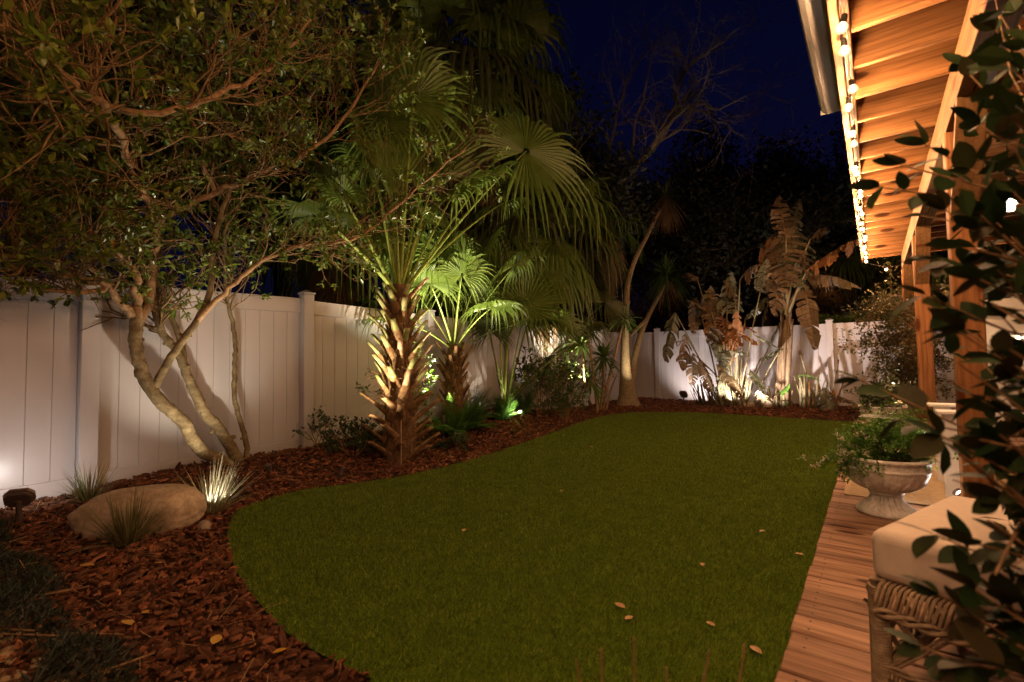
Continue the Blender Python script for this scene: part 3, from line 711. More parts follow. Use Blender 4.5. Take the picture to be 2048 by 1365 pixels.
    mb.build('limbs', 'bark_branch', t, True); mb = MB()
    tips = []; opt = dict(wob=.22, up=.06, kids=[0, 3, 3], ang=(.45, 1.05), ratio=(.5, .8), seg=4)
    for li, (P, R) in enumerate(lims):
        n = len(P); st = int(n*.30) if li > 3 else int(n*.56)
        for i in range(st, n, 1):
            for _ in range(2 if (li > 3 or i > n*.6) else 1):
                T = norm(P[min(i+1, n-1)]-P[i-1]); ax = norm(np.cross(T, rng.normal(size=3))); an = U(.5, 1.2)
                d = norm(T*math.cos(an)+ax*math.sin(an)+np.array([0, 0, .30]))
                if P[i][2] < 2.1 and d[2] < .15: d[2] = .25
                grow(mb, P[i]-o, d, U(.30, .62), max(.0045, min(R[i]*.4, .011)), 2 if rng.random() < .55 else 1, tips, opt)
        tips.append((P[-1]-o, norm(P[-1]-P[-2])))
    mb.build('twigs', 'bark_twig', t, True)['kind'] = 'stuff'
    tips = [q for q in tips if q[0][2]+o[2] > 1.52 and q[0][0]+o[0] > -6.9]
    mb = MB(); rosettes(mb, [q for q in tips if rng.random() < .66], 6, .064, (LEAF_V, LEAF_F), (.55, 1.45)); mb.build('crown', 'leaf_tree', t)
    print('left tree tips', len(tips))
    q = [tips[i] for i in rng.choice(len(tips), 14)]; mb = MB(); rosettes(mb, q, 1, .065); mb.build('yellow_leaves', 'leaf_yellow', t)
left_tree()

# ------------------------------------------------------------------ fan palms
def fan(mb, c, d, nrm, R, n=34, spread=5.0, split=.45, droop=.35, pleat=.35, m=0, curl=.12, tear=0.0):
    """pleated fan blade at c, opening along d with upper face nrm; free tips hang"""
    d = norm(d); nrm = norm(np.asarray(nrm, float)-d*(np.asarray(nrm, float)@d)); s = np.cross(nrm, d)
    A = np.linspace(-spread/2, spread/2, n); da = spread/(n-1); T = np.array([.04, .22, split, .62, .80, 1.0])
    for a in A:
        if tear and rng.random() < tear: continue
        L = R*(.80+.20*math.cos(a*.55))*rng.uniform(.88, 1.08); e = d*math.cos(a)+s*math.sin(a); p = -d*math.sin(a)+s*math.cos(a)
        hw = np.where(T <= split, T*L*math.tan(da/2)*1.02, np.interp(T, [split, 1], [split*L*math.tan(da/2), .0012])*1.0)
        drp = droop*L*rng.uniform(.6, 1.35)*np.clip((T-split*.75)/(1-split*.75), 0, 1)**2
        cup = nrm*(curl*L)*(T**1.5)[:, None]*(abs(a)/PI*1.4-.3)
        C = np.asarray(c)+e*(T*L)[:, None]+cup-np.array([0, 0, 1])*drp[:, None]
        # hanging tips keep their length: pull them in a little
        C = C-e*(drp*.45)[:, None]
        pl = nrm*(hw*pleat)[:, None]
        V = np.concatenate([C-p*hw[:, None]-pl, C+pl, C+p*hw[:, None]-pl]); k = len(T); i = np.arange(k-1)
        mb.add(V, np.concatenate([np.stack([i, i+1, k+i+1, k+i], 1), np.stack([k+i, k+i+1, 2*k+i+1, 2*k+i], 1)]), m)
def frond(parent, base, d0, Lp, R, bend=.25, mats=('frond', 'petiole'), w=.016, face=None, **kw):
    """petiole curving under its own weight, carrying one fan"""
    n = 8; d = norm(d0); p = np.array(base, float); P = [p.copy()]
    for i in range(n):
        h = np.array([d[0], d[1], 0]); d = norm(d+np.array([0, 0, -bend/n])*(.4+np.linalg.norm(h))); p = p+d*(Lp/n); P.append(p.copy())
    P = np.array(P); up = np.array([0, 0, 1.]); nn = face if face is not None else up-d*(up@d)
    if np.linalg.norm(nn) < .2: nn = norm(rng.normal(size=3))
    mb = MB(); fan(mb, P[-1], norm(d+np.array([0, 0, -.12])), nn, R, **kw); o = mb.build('frond', mats[0], parent)
    mb = MB(); tube(mb, P, np.linspace(w, w*.42, n+1), 6, 0, True, .5); mb.build('petiole', mats[1], o, True)
    return o
def boot(parent, base, d, L, w0, w1, mats, split=.5):
    """cut leaf base: a channelled, tapering strap"""
    d, s, n = frame(d); T = np.array([0, .25, split, .75, 1.0]); mb = MB(); V = []
    for k, t in enumerate(T):
        w = w0+(w1-w0)*min(1, t*1.5); th = .016*(1-.35*t); c = np.asarray(base)+d*(L*t)-np.array([0, 0, .12*L*t*t])
        cr = .22*w
        for (a, b) in ((-.5, cr), (0, -cr*.2), (.5, cr), (.5, cr-th), (0, -cr*.2-th*1.4), (-.5, cr-th)): V.append(c+s*(w*a)+n*b)
    k = 6
    for i in range(4):
        f = [(i*k+q, i*k+(q+1) % k, (i+1)*k+(q+1) % k, (i+1)*k+q) for q in range(k)]
        mb.add(np.array(V)[[0]*0], np.zeros((0, 4), int)) if False else None
        if i == 0: mb.v.append(np.array(V)); mb.n = len(V)
        mb.f[4].append(np.array(f)); mb.fm[4].append(np.full(k, 0 if T[i] < split else 1))
    mb.ng.append(([4*k+q for q in range(k)], 1)); return mb.build('frond_base', mats, parent, True)

def booted_palm():
    x, y = -4.22, 3.53; z0 = float(zt(x, y)); t = thing('palm_tree', 'cabbage palm with criss cross cut frond bases on its trunk, lit from below', 'palm', (x, y, z0))
    mb = MB(); tube(mb, [(0, 0, -.1), (.0, 0, .3), (.0, 0, .9), (0, 0, 1.5), (.0, 0, 1.95)], [.19, .165, .15, .13, .07], 14); mb.build('trunk', 'bark_palm', t, True)
    ga = 2.39996; n = 72
    for i in range(n):
        u = i/(n-1); z = .02+1.78*u; a = i*ga+U(-.12, .12); r = .165-.05*u; d = np.array([math.cos(a), math.sin(a), 0])
        el = U(.62, .85) if u < .35 else U(.88, 1.12); dv = d*math.cos(el)+np.array([0, 0, math.sin(el)])
        kind = rng.random()
        away = (d@np.array([.77, -.64, 0]))       # side that faces the lawn
        if u < .36: m = ('boot_brown', 'boot_brown'); L = U(.28, .50); w1 = .075
        elif kind < .30 and d@_r > .15: m = ('boot_brown', 'boot_dry'); L = U(.40, .54); w1 = .06
        elif u > .9: m = ('boot_brown', 'boot_tip'); L = U(.26, .36); w1 = .06
        else: m = ('boot_brown', 'boot_tip'); L = U(.32, .44); w1 = .066
        boot(t, d*r*.8+np.array([0, 0, z-.02]), dv, L*.92, U(.11, .145), w1*.9, m, .5)
    # fibre threads
    mb = MB()
    for i in range(700):
        a = U(0, 2*PI); z = U(.0, 1.6); d = np.array([math.cos(a), math.sin(a), 0]); p = d*U(.14, .2)+np.array([0, 0, z]); q = p+norm(d*U(.2, 1)+rng.normal(0, .6, 3)+np.array([0, 0, -.5]))*U(.06, .22); tube(mb, [p, (p+q)/2+rng.normal(0, .012, 3), q], .0018, 3)
    mb.build('fibres', 'boot_brown', t)
    top = np.array([0, 0, 1.82]); o = np.array(t.location)
    def to(px, py, xpl, R, **kw):
        e = XP(px, py, xpl)-o; v = e-top; L = np.linalg.norm(v); d = norm(v); return frond(t, top+d*.02+np.array([0, 0, U(-.1, .05)]), norm(d+np.array([0, 0, .10])), L, R, bend=.22, w=.035, **kw)
    to(650, 425, -4.0, .6, droop=.45); to(690, 380, -4.3, .7, droop=.4); to(738, 300, -4.5, .85); to(770, 250, -4.2, .85, droop=.3)
    to(812, 150, -4.35, .95, droop=.25); to(826, 205, -4.0, .9, droop=.3, face=np.array([.6, -.8, .2])); to(845, 430, -4.6, .55, droop=.15, face=np.array([.75, -.6, .1]), spread=2.6)
    to(905, 380, -4.1, .8); to(960, 350, -3.95, .8); to(1000, 400, -4.2, .65, droop=.5); to(1045, 295, -3.6, 1.25, droop=.42, n=46, spread=5.6, face=np.array([.72, -.66, .2]))
    to(885, 290, -4.9, .8); to(745, 330, -4.9, .7)
    for (px, py, xp, R, sp) in ((790, 380, -4.15, .8, 1.3), (842, 400, -4.25, .95, 1.5), (875, 350, -4.1, .8, 1.3), (815, 330, -4.3, .9, 1.3)): to(px, py, xp, R, droop=.04, spread=sp, n=16, split=.7, face=norm(np.array([.75, -.62, .15])+rng.normal(0, .25, 3)))
booted_palm()
def rod():
    p = XP(802, 918, -3.98); z = float(zt(p[0], p[1])); mb = MB(); tube(mb, [(0, 0, -.05), (.004, 0, .25), (.0, .003, .49)], .0075, 7, 0, True); tube(mb, [(.0, .002, .36), (0, .002, .385)], .0105, 7, 0, True)
    o = mb.build('garden_stake', 'rod'); o.location = (p[0], p[1], z); tag(o, 'thin upright metal stake in front of the booted palm trunk', 'stake')
rod()
def second_palm():
    x, y = -4.92, 5.12; z0 = float(zt(x, y)); t = thing('palm_tree', 'shorter dark trunked palm behind the booted one, its fronds upright', 'palm', (x, y, z0)); o = np.array(t.location)
    mb = MB(); tube(mb, [(0, 0, -.1), (0, 0, .4), (.0, 0, .8), (0, 0, 1.15)], [.16, .14, .125, .08], 12); mb.build('trunk', 'bark_palm', t, True)
    for i in range(44):
        u = i/43; a = i*2.39996; d = np.array([math.cos(a), math.sin(a), 0]); boot(t, d*.10+np.array([0, 0, .05+.95*u]), d*.5+np.array([0, 0, .85]), U(.2, .36), .10, .045, ('bark_palm', 'boot_brown'))
    top = np.array([0, 0, 1.05])
    for i in range(17):
        a = i*2.39996; el = 1.45-.055*i; d = np.array([math.cos(a)*math.cos(el), math.sin(a)*math.cos(el), math.sin(el)]); frond(t, top, d, U(1.0, 1.7), U(.62, .85), bend=.35, w=.016, droop=U(.35, .7))
second_palm()
def third_palm():
    x, y = -4.88, 6.30; z0 = float(zt(x, y)); t = thing('palm_tree', 'young trunkless fan palm with one broad lit fan beside the fern', 'palm', (x, y, z0)); o = np.array(t.location)
    top = np.array([0, 0, .12])
    def to(px, py, xpl, R, mats=('frond', 'petiole'), **kw):
        e = XP(px, py, xpl)-o; v = e-top; L = np.linalg.norm(v); d = norm(v); return frond(t, top+rng.normal(0, .03, 3), norm(d+np.array([0, 0, .12])), L, R, bend=.26, w=.022, mats=mats, **kw)
    to(1047, 622, -4.55, .92, droop=.12, n=42, face=np.array([.72, -.66, .2]), spread=5.6); to(1112, 640, -4.7, .75, droop=.3, face=np.array([.5, -.7, .5])); to(1165, 640, -4.5, .8, ('frond_dark', 'petiole_dark'), droop=.45)
    to(960, 610, -4.9, .8, droop=.4); to(1000, 545, -5.1, .85, droop=.35); to(1080, 560, -5.2, .9, droop=.4); to(985, 660, -4.6, .5, ('frond_dark', 'petiole_dark'), droop=.35); to(1030, 480, -5.1, .75, droop=.3)
    to(1200, 590, -4.4, .8, ('frond_dark', 'petiole_dark'), droop=.2, face=np.array([.6, -.7, .5])); to(1130, 690, -4.4, .45, droop=.5)
third_palm()
def skirt_palm(label, x, y, zc, n, nd, R, Lp, name='palm_tree', dark=True, trunk=.14, dr=(.5, .95), up=1.3):
    z0 = float(zt(x, y)); t = thing(name, label, 'palm', (x, y, z0)); zc -= z0
    mb = MB(); tube(mb, [(0, 0, -.2), (.05, 0, zc*.4), (0, .03, zc*.8), (0, 0, zc)], [trunk*1.2, trunk, trunk*.95, trunk*.8], 10); mb.build('trunk', 'bark_palm', t, True)
    top = np.array([0, 0, zc])
    for i in range(n):
        a = i*2.39996+U(-.2, .2); el = up-(up+.5)*i/n; d = np.array([math.cos(a)*math.cos(el), math.sin(a)*math.cos(el), math.sin(el)])
        frond(t, top+d*.05, d, Lp*U(.8, 1.15), R*U(.85, 1.1), bend=.5, mats=('frond' if not dark or i % 3 else 'frond_dark', 'petiole_dark'), w=.016, droop=U(*dr), n=32)
    for i in range(nd):
        a = i*2.39996; d = np.array([math.cos(a)*.55, math.sin(a)*.55, -.55]); frond(t, top+np.array([0, 0, -.12-.5*i/max(nd, 1)]), d, Lp*U(.3, .6), R*U(.8, 1.0), bend=.8, mats=('frond_dead', 'boot_brown'), w=.012, spread=2.6, n=20, droop=U(.9, 1.3), split=.3)
skirt_palm('tall fan palm behind the fence with long hanging leaf tips above the lit fan', -5.75, 8.1, 3.7, 36, 26, 1.30, 1.3)
skirt_palm('fan palm towering beyond the side fence, crown at the top edge', -6.2, 6.7, 6.6, 30, 14, 1.45, 1.45)
skirt_palm('fan palm behind the fence and the glossy leaved tree', -6.6, 4.4, 3.4, 18, 6, .95, 1.05)
skirt_palm('fan palm near the corner with a rusty hanging skirt of dead leaves', -6.1, 12.9, 5.1, 9, 22, .85, .8)
skirt_palm('drooping palm behind the hedge at the far end of the porch', 1.1, 16.2, 3.7, 14, 6, 1.1, 1.1)
skirt_palm('dim palm beyond the back fence right of the tall dry leaves', -.9, 17.2, 4.2, 14, 12, 1.1, 1.0)

# ------------------------------------------------------------------ strap leaved plants
def straps(mb, base, n, L, w, spread=(.1, 1.2), droop=.5, lean=(0, 0, 0), m=0, seg=5, r0=.02):
    """arching narrow leaves from one point"""
    base = np.asarray(base, float); a = rng.uniform(0, 2*PI, n); th = rng.uniform(spread[0]**.8, spread[1]**.8, n)**(1/.8)
    D = np.stack([np.cos(a)*np.sin(th), np.sin(a)*np.sin(th), np.cos(th)], 1)+np.asarray(lean); D /= np.linalg.norm(D, axis=1, keepdims=True)
    LL = L*rng.uniform(.6, 1.1, n); S = np.cross(D, np.tile([0, 0, 1.], (n, 1))+rng.normal(0, .2, (n, 3))); S /= (np.linalg.norm(S, axis=1, keepdims=True)+1e-9)
    T = np.linspace(0, 1, seg+1); dr = droop*rng.uniform(.4, 1.4, n)
    C = base+np.c_[np.cos(a), np.sin(a), np.zeros(n)][:, None]*(r0*rng.random(n))[:, None, None]+D[:, None]*(LL[:, None]*T)[..., None]-np.array([0, 0, 1.])*((dr*LL*np.sqrt(1-np.clip(D[:, 2], -1, 1)**2+.02))[:, None]*T**2.2)[..., None]
    wd = w*np.minimum(1, (1-T)*2.2+.04)*np.minimum(1, .55+T*2)
    V = np.stack([C-S[:, None]*(wd/2)[None, :, None], C+S[:, None]*(wd/2)[None, :, None]], 2)  # n,seg+1,2,3
    k = (seg+1)*2; i = np.arange(seg)*2; F = np.stack([i, i+1, i+3, i+2], 1); F = (F[None]+(np.arange(n)*k)[:, None, None]).reshape(-1, 4); mb.add(V.reshape(-1, 3), F, m)
def tuft(label, p, n, L, w, mat, spread=(.05, 1.0), droop=.35, lean=(0, 0, 0)):
    z = float(zt(p[0], p[1])); t = thing('grass_tuft', label, 'grass', (p[0], p[1], z)); mb = MB(); straps(mb, (0, 0, 0), n, L, w, spread, droop, lean, 0, 5, .05); mb.build('blades', mat, t)
    mb = MB(); straps(mb, (0, 0, 0), n//6, L*.5, w, (.6, 1.5), .6, (0, 0, 0), 0, 4, .05); mb.build('dry_blades', 'stalk_dry', t)
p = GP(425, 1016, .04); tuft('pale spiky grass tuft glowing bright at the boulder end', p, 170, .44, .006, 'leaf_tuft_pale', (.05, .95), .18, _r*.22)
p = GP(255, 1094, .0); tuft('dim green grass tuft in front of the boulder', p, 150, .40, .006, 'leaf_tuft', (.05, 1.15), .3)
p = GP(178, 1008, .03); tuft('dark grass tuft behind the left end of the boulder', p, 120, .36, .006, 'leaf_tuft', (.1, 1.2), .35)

def boulder(name, label, c, dims, rz, seed, mat, sub=4, cat='rock', amp=.22):
    import bmesh
    bm = bmesh.new(); bmesh.ops.create_icosphere(bm, subdivisions=sub, radius=1.0)
    off = Vector((seed*3.7, seed*1.9, seed*5.1))
    for v in bm.verts:
        q = v.co.copy(); n1 = mnoise.noise(q*.9+off); n2 = mnoise.noise(q*2.3+off); n3 = mnoise.noise(q*6+off)
        s = 1+amp*n1+amp*.45*n2+.03*n3
        e = Vector((math.copysign(abs(q.x)**.72, q.x), math.copysign(abs(q.y)**.8, q.y), math.copysign(abs(q.z)**.8, q.z)))
        v.co = Vector((e.x*dims[0]/2*s, e.y*dims[1]/2*s, e.z*dims[2]/2*s))
    me = bpy.data.meshes.new(name); bm.to_mesh(me); bm.free(); me.materials.append(MATS[mat])
    for f in me.polygons: f.use_smooth = True
    o = link(name, me, None, c, rz); tag(o, label, cat); return o
a, b = GP(158, 1052, .05), GP(405, 1040, .05); c = (a+b)/2
bo = boulder('boulder', 'large smooth tan boulder lying in the mulch at the left', (c[0]+.01, c[1]+.0, .115), (.76, .36, .33), math.atan2(b[1]-a[1], b[0]-a[0]), 2.3, 'stone_boulder', 5, 'rock', .16)
bo.rotation_euler[1] = -.10
c = GP(409, 1058, .02); boulder('stone', 'small pale stone at the right end of the boulder', (c[0], c[1], .03), (.07, .06, .09), .4, 5.1, 'stone_pale', 3)
for k, (px, py, s, lb) in enumerate([(1492, 801, .34, 'flat pale rock lying between the bird of paradise clumps'), (1532, 800, .24, 'round pale rock glowing at the foot of the tall dry plant'), (1440, 803, .2, 'small rock beside the left bird of paradise stems')]):
    c = YP(px, py, 11.75); boulder('stone', lb, (c[0], c[1], .06), (s, s*.7, s*(.45 if k != 1 else .8)), .3*k, 7+k, 'stone_pale', 3)

# ------------------------------------------------------------------ ferns and low shrubs
def fern(label, x, y, n, L, mat='leaf_fern', lean=(0, 0, 0), z0=None, spread=(.35, 1.25)):
    z = float(zt(x, y)) if z0 is None else z0; t = thing('fern', label, 'fern', (x, y, z))
    for i in range(n):
        a = i*2.39996+U(-.3, .3); th = U(*spread); d = norm(np.array([math.cos(a)*math.sin(th), math.sin(a)*math.sin(th), math.cos(th)])+np.asarray(lean)); l = L*U(.7, 1.1)
        T = np.linspace(0, 1, 22); P = d*(l*T)[:, None]-np.array([0, 0, 1.])*(.55*l*math.sin(th)*T**2.2)[:, None]
        G = np.gradient(P, axis=0); mb = MB(); tube(mb, P[::3], np.linspace(.0028, .001, len(P[::3])), 3)
        s = norm(np.cross(d, (0, 0, 1.)+rng.normal(0, .1, 3))); k = len(T)-3
        for sg in (-1, 1):
            q = P[3:]; w = .17*l*np.sin(np.clip(T[3:]*1.02, 0, 1)**.7*PI)**.8+.01
            X, Y, Z = axes_from(np.tile(s*sg, (k, 1))+G[3:]/np.linalg.norm(G[3:], axis=1, keepdims=True)*.35+np.array([0, 0, -.15])); scatter(mb, [(0, 0, 0), (.3, .10, .02), (1, 0, -.08), (.3, -.10, .02)], [(0, 3, 2), (0, 2, 1)], q, X, Y, Z, np.stack([w, w*1.0+.012, w], 1))
        mb.build('frond', mat, t)
fern('bright green fern glowing around the hidden spot light', -4.60, 5.86, 40, .62, 'leaf_fern', spread=(.12, .95))
fern('arching fern at the right foot of the booted palm', -4.48, 4.66, 34, .72, 'leaf_fern', spread=(.1, 1.0))
fern('fern spilling over the mulch below the dark trunked palm', -4.55, 5.16, 30, .62, 'leaf_fern', (.15, -.15, 0), spread=(.1, 1.0))
fern('small fern between the two palms near the fence', -5.02, 5.65, 22, .8, 'leaf_shrub', spread=(.1, .9))
fern('dark fern on the left side of the booted palm', -4.75, 3.45, 12, .5, 'leaf_dark')
fern('fern rising right of the bright one', -4.72, 6.60, 34, .75, 'leaf_fern', spread=(.1, 1.0))
def bush(label, x, y, h, r, n, leaf=.05, mat='leaf_shrub', name='shrub', shape=(SMALL_V, SMALL_F), stems=9, lev=2, per=5, cat='shrub', z0=None, bk='bark_branch', up=.12):
    z = float(zt(x, y)) if z0 is None else z0; t = thing(name, label, cat, (x, y, z)); mb = MB(); tips = []
    opt = dict(wob=.2, up=up, kids=[0, 3, 3], ang=(.35, .9), ratio=(.5, .75), seg=4)
    for i in range(stems):
        a = U(0, 2*PI); th = U(.05, 1.0)*r/h*1.3; d = np.array([math.cos(a)*math.sin(th), math.sin(a)*math.sin(th), math.cos(th)]); grow(mb, (d[0]*.05, d[1]*.05, -.02), d, h*U(.5, .75), .007, lev, tips, opt)
    mb.build('stems', bk, t).__setitem__('kind', 'stuff'); mb = MB(); tips = tips if len(tips) <= n else [tips[i] for i in rng.choice(len(tips), n, False)]; rosettes(mb, tips, per, leaf, shape, (.4, 1.5), 0, .02); mb.build('foliage', mat, t); return t
bush('leafy low shrub right of the bright fern', -4.70, 7.05, .95, .5, 420, .085, stems=14)
bush('taller shrub with a few yellow green tips before the side fence', -4.68, 7.85, 1.10, .5, 460, .08, stems=14)
bush('small ragged shrub at the edge of the mulch under the fan palms', -4.35, 7.3, .55, .4, 260, .065, 'leaf_shrub', stems=12)
bush('wispy weed sprig against the side fence left of the booted palm', -4.95, 3.05, .52, .35, 90, .06, 'leaf_dark', stems=7, lev=1)
bush('dark low plant at the left foot of the booted palm', -4.62, 3.2, .34, .3, 200, .06, 'leaf_dark')
bush('thin creeper climbing behind the booted palm trunk', -4.62, 3.95, 1.05, .25, 180, .06, 'leaf_fern', stems=6)
bush('scrubby undergrowth between booted palm and lawn edge', -4.15, 4.35, .25, .3, 140, .05, 'leaf_dark')

# ------------------------------------------------------------------ dracaena clump and flared trunk tree
def cane_plant():
    x, y = -4.62, 9.15; t = thing('dracaena', 'clump of thin canes with spiky leaf heads left of the flared trunk', 'dracaena', (x, y, float(zt(x, y)))); o = np.array(t.location)
    for pts, r, hn in [([(1204, 830), (1215, 770), (1232, 700), (1248, 640)], .036, 60), ([(1195, 825), (1188, 760), (1180, 700), (1176, 660)], .028, 55), ([(1210, 830), (1222, 780), (1238, 740)], .024, 0), ([(1200, 828), (1205, 770), (1208, 715)], .026, 60), ([(1192, 828), (1172, 780), (1166, 720), (1163, 690)], .018, 40), ([(1196, 828), (1196, 790), (1180, 765)], .018, 50)]:
        P = smooth_path([XP(a, b, x+U(-.12, .12)) for a, b in pts], 5)-o; mb = MB(); tube(mb, P, np.linspace(r, r*.6, len(P)), 8); c = mb.build('cane', 'bark_branch', t, True)
        if hn: mb = MB(); straps(mb, P[-1], int(hn*1.5), .52, .040, (.2, 2.2), .6); mb.build('leaf_head', 'leaf_strap', c)
cane_plant()
def spindle():
    x, y = -4.62, 10.62; t = thing('ponytail_tree', 'slender tree with a flared swollen base and forked pale trunk near the corner', 'tree', (x, y, float(zt(x, y)))); o = np.array(t.location)
    def tr(pts, rad, n=14, xs=0):
        P = smooth_path([XP(a, b, x+xs) for a, b in pts], 6)-o; R = np.interp(np.linspace(0, 1, len(P)), np.linspace(0, 1, len(rad)), rad); mb = MB(); tube(mb, P, R, n); return mb.build('trunk', 'bark_spindle', t, True), P
    c1, P1 = tr([(1256, 820), (1255, 790), (1251, 745), (1250, 690), (1252, 620), (1256, 565), (1272, 515), (1295, 470), (1312, 435), (1330, 405)], [.34, .20, .125, .090, .074, .066, .060, .055, .048, .04])
    c2, P2 = tr([(1257, 800), (1263, 760), (1270, 715), (1283, 665), (1300, 625), (1318, 592), (1333, 560)], [.12, .092, .078, .066, .056, .05, .04], 12)
    c3, P3 = tr([(1292, 640), (1272, 660), (1262, 672)], [.05, .035, .025], 8)
    mb = MB(); straps(mb, P2[-1]+np.array([0, 0, .10]), 300, .85, .036, (.1, 2.1), .95); mb.build('leaf_head', 'leaf_strap', t)
    mb = MB(); straps(mb, P2[-1]-np.array([0, 0, .05]), 90, .8, .022, (1.4, 2.6), .9); mb.build('dry_skirt', 'frond_dead', t)
    mb = MB(); straps(mb, P1[-1]+np.array([0, 0, .1]), 110, .8, .022, (.2, 2.0), .9); mb.build('leaf_head', 'leaf_dark', t)
    mb = MB(); straps(mb, P1[-1]+np.array([0, 0, .25]), 260, 1.05, .020, (2.3, 3.05), .5); mb.build('dry_skirt', 'frond_dead', t)
spindle()

# ------------------------------------------------------------------ bird of paradise
def paddle(parent, base, tip0, tipd, L, Wd, mats, r=.016, tear=.5, hang=.3, ncut=13, bow=.15):
    """long stalk from base to tip0, then a torn paddle blade of length L along tipd"""
    base = np.asarray(base, float); tip0 = np.asarray(tip0, float); d = norm(tipd); v = tip0-base
    P = smooth_path([base, base+v*.5+np.array([0, 0, .10*np.linalg.norm(v)])*(.6), tip0], 5)
    up = np.array([0, 0, 1.]); side = np.cross(d, up)
    if np.linalg.norm(side) < .25: side = _r+rng.normal(0, .35, 3)
    side = norm(side-d*(side@d)); nn = np.cross(side, d); k = 14; T = np.linspace(0, 1, k+1)
    Mid = tip0+d*(L*T)[:, None]-up*(bow*L*T**2)[:, None]
    prof = lambda t: Wd*.60*(np.sin(np.clip(t, 0, 1)**.75*PI)**.65+.02)
    mb = MB(); tube(mb, np.vstack([Mid[::2]]), np.linspace(r*.7, .003, len(Mid[::2])), 5)
    for sg in (-1, 1):
        cuts = np.sort(np.r_[0, rng.uniform(0, 1, int(ncut*1.05)), 1])
        for a, b in zip(cuts[:-1], cuts[1:]):
            if b-a < .008: continue
            g = tear*.012*rng.random(); a2, b2 = a+g, b-g
            if b2 <= a2: continue
            sag = hang*rng.uniform(.2, 1.4)+.06*tear*rng.random(); lift = rng.uniform(-.1, .35); sh = rng.uniform(.65, 1.05) if rng.random() < tear else 1; sk = rng.normal(.06, .045)*tear
            rows = []
            tw = rng.normal(0, .14)*tear
            for u in (0, .35, .7, 1.0):
                row = []
                for q in (a2, b2):
                    w = prof(q)*u*sh; c = np.array([np.interp(q+sk*u*.5, T, Mid[:, i]) for i in range(3)])
                    row.append(c+side*sg*w*(1-.25*sag*u)+nn*(lift*w*(1-u*.6))-up*(sag*w*u*1.1)+nn*(tw*w*u*(1 if q == a2 else -1)*.4))
                rows.append(row)
            V = np.array(rows).reshape(-1, 3); i = np.arange(3)*2; mb.add(V, np.stack([i, i+1, i+3, i+2], 1))
    o = mb.build('leaf', mats[0], parent); mb = MB(); tube(mb, P, np.linspace(r*1.25, r*.75, len(P)), 7, 0, True); mb.build('stalk', mats[1], o, True); return o
def stub(parent, p, d, L, r, mat='bop_stalk'):
    d = norm(d); mb = MB(); tube(mb, [p, np.asarray(p)+d*L*.5, np.asarray(p)+d*L], [r*1.3, r, r*.85], 7, 0, True, .6); mb.build('cut_stalk', mat, parent, True)
def bop_clump():
    Y0 = 11.75; bx = YP(1465, 812, Y0); t = thing('bird_of_paradise', 'many stalked bird of paradise clump with torn curling leaves at the back fence', 'plant', (bx[0], Y0, 0)); o = np.array(t.location)
    def lf(bp, tp, td, L, Wd, mats, **kw):
        b = YP(*bp, Y0+U(-.12, .25))-o; b[2] = 0.0; e = YP(*tp, Y0+U(-.25, .3))-o; paddle(t, b, e, td, L*1.4, Wd*1.35, mats, **kw)
    g = ('bop_green', 'bop_stalk'); dr = ('bop_dry', 'bop_stalk'); ru = ('bop_rust', 'bop_stalk')
    R_ = _r
    lf((1440, 808), (1370, 668), (-.1*R_[0], -.1, -1.0), .55, .30, dr, hang=.7, tear=.9); lf((1436, 808), (1350, 625), (-.2, -.1, -.9), .75, .26, g, hang=.9)
    lf((1445, 808), (1392, 595), (-.1, 0, -.98), .55, .26, dr, tear=.5); lf((1450, 808), (1425, 600), (.12, -.1, -1), .85, .36, ru, tear=1, ncut=22, hang=.2)
    lf((1468, 808), (1452, 635), (.1, -.2, -.95), .70, .34, ru, tear=.8, hang=.3); lf((1470, 808), (1466, 630), (-.1, -.1, 1), .75, .48, g, hang=.5, tear=.9, bow=.35, ncut=18)
    lf((1478, 808), (1470, 600), (-.25, 0, .9), .60, .42, dr, hang=.5, tear=1, bow=.4); lf((1462, 808), (1395, 560), (-.35, .1, .5), .50, .26, dr, tear=1, hang=.8, bow=.6)
    lf((1480, 808), (1520, 585), (.18, 0, .95), .62, .32, g, tear=.9, hang=.4); lf((1478, 808), (1490, 640), (.5, -.1, .6), .6, .34, g, tear=.9, hang=.6)
    lf((1485, 808), (1520, 720), (.6, -.2, .4), .45, .24, g, tear=.3, hang=.5); lf((1475, 808), (1440, 720), (-.1, -.1, 1), .45, .20, g, tear=.2, hang=.1)
    lf((1490, 808), (1540, 690), (.3, 0, .8), .5, .2, g, tear=.4, hang=.3); lf((1470, 808), (1480, 560), (.4, .1, .7), .6, .36, dr, tear=1, hang=.7, bow=.5)
    lf((1465, 808), (1448, 700), (-.05, -.1, -1), .5, .2, g, tear=.9, hang=.4); lf((1482, 808), (1500, 740), (.5, -.3, -.6), .35, .2, g, tear=.3)
    lf((1505, 808), (1560, 700), (-.5, -.1, .45), .5, .22, g, tear=.5)
    for i in range(12):
        px = U(1385, 1520); lf((U(1425, 1490), 808), (px, U(600, 740)), (U(-.5, .5), U(-.3, .1), U(-.9, .9)), U(.4, .7), U(.2, .32), (g, dr, dr, ru)[i % 4], tear=.8, hang=U(.2, .8), bow=U(0, .4))
    for i in range(38):
        px = U(1398, 1495); a = U(-.35, .35); stub(t, np.array(YP(px, 806, Y0+U(-.25, .25))-o)*np.array([1, 1, 0]), (a-.25*(1450-px)/50*-1*-.5, U(-.2, .2), 1), U(.15, .75), U(.012, .024), 'bop_stalk' if rng.random() < .75 else 'bop_dry')
    for i in range(10): stub(t, np.array(YP(U(1392, 1412), 806, Y0+U(-.3, 0))-o)*np.array([1, 1, 0]), (-.45+U(-.2, .3), 0, 1), U(.3, .6), .012, 'bop_green')
bop_clump()
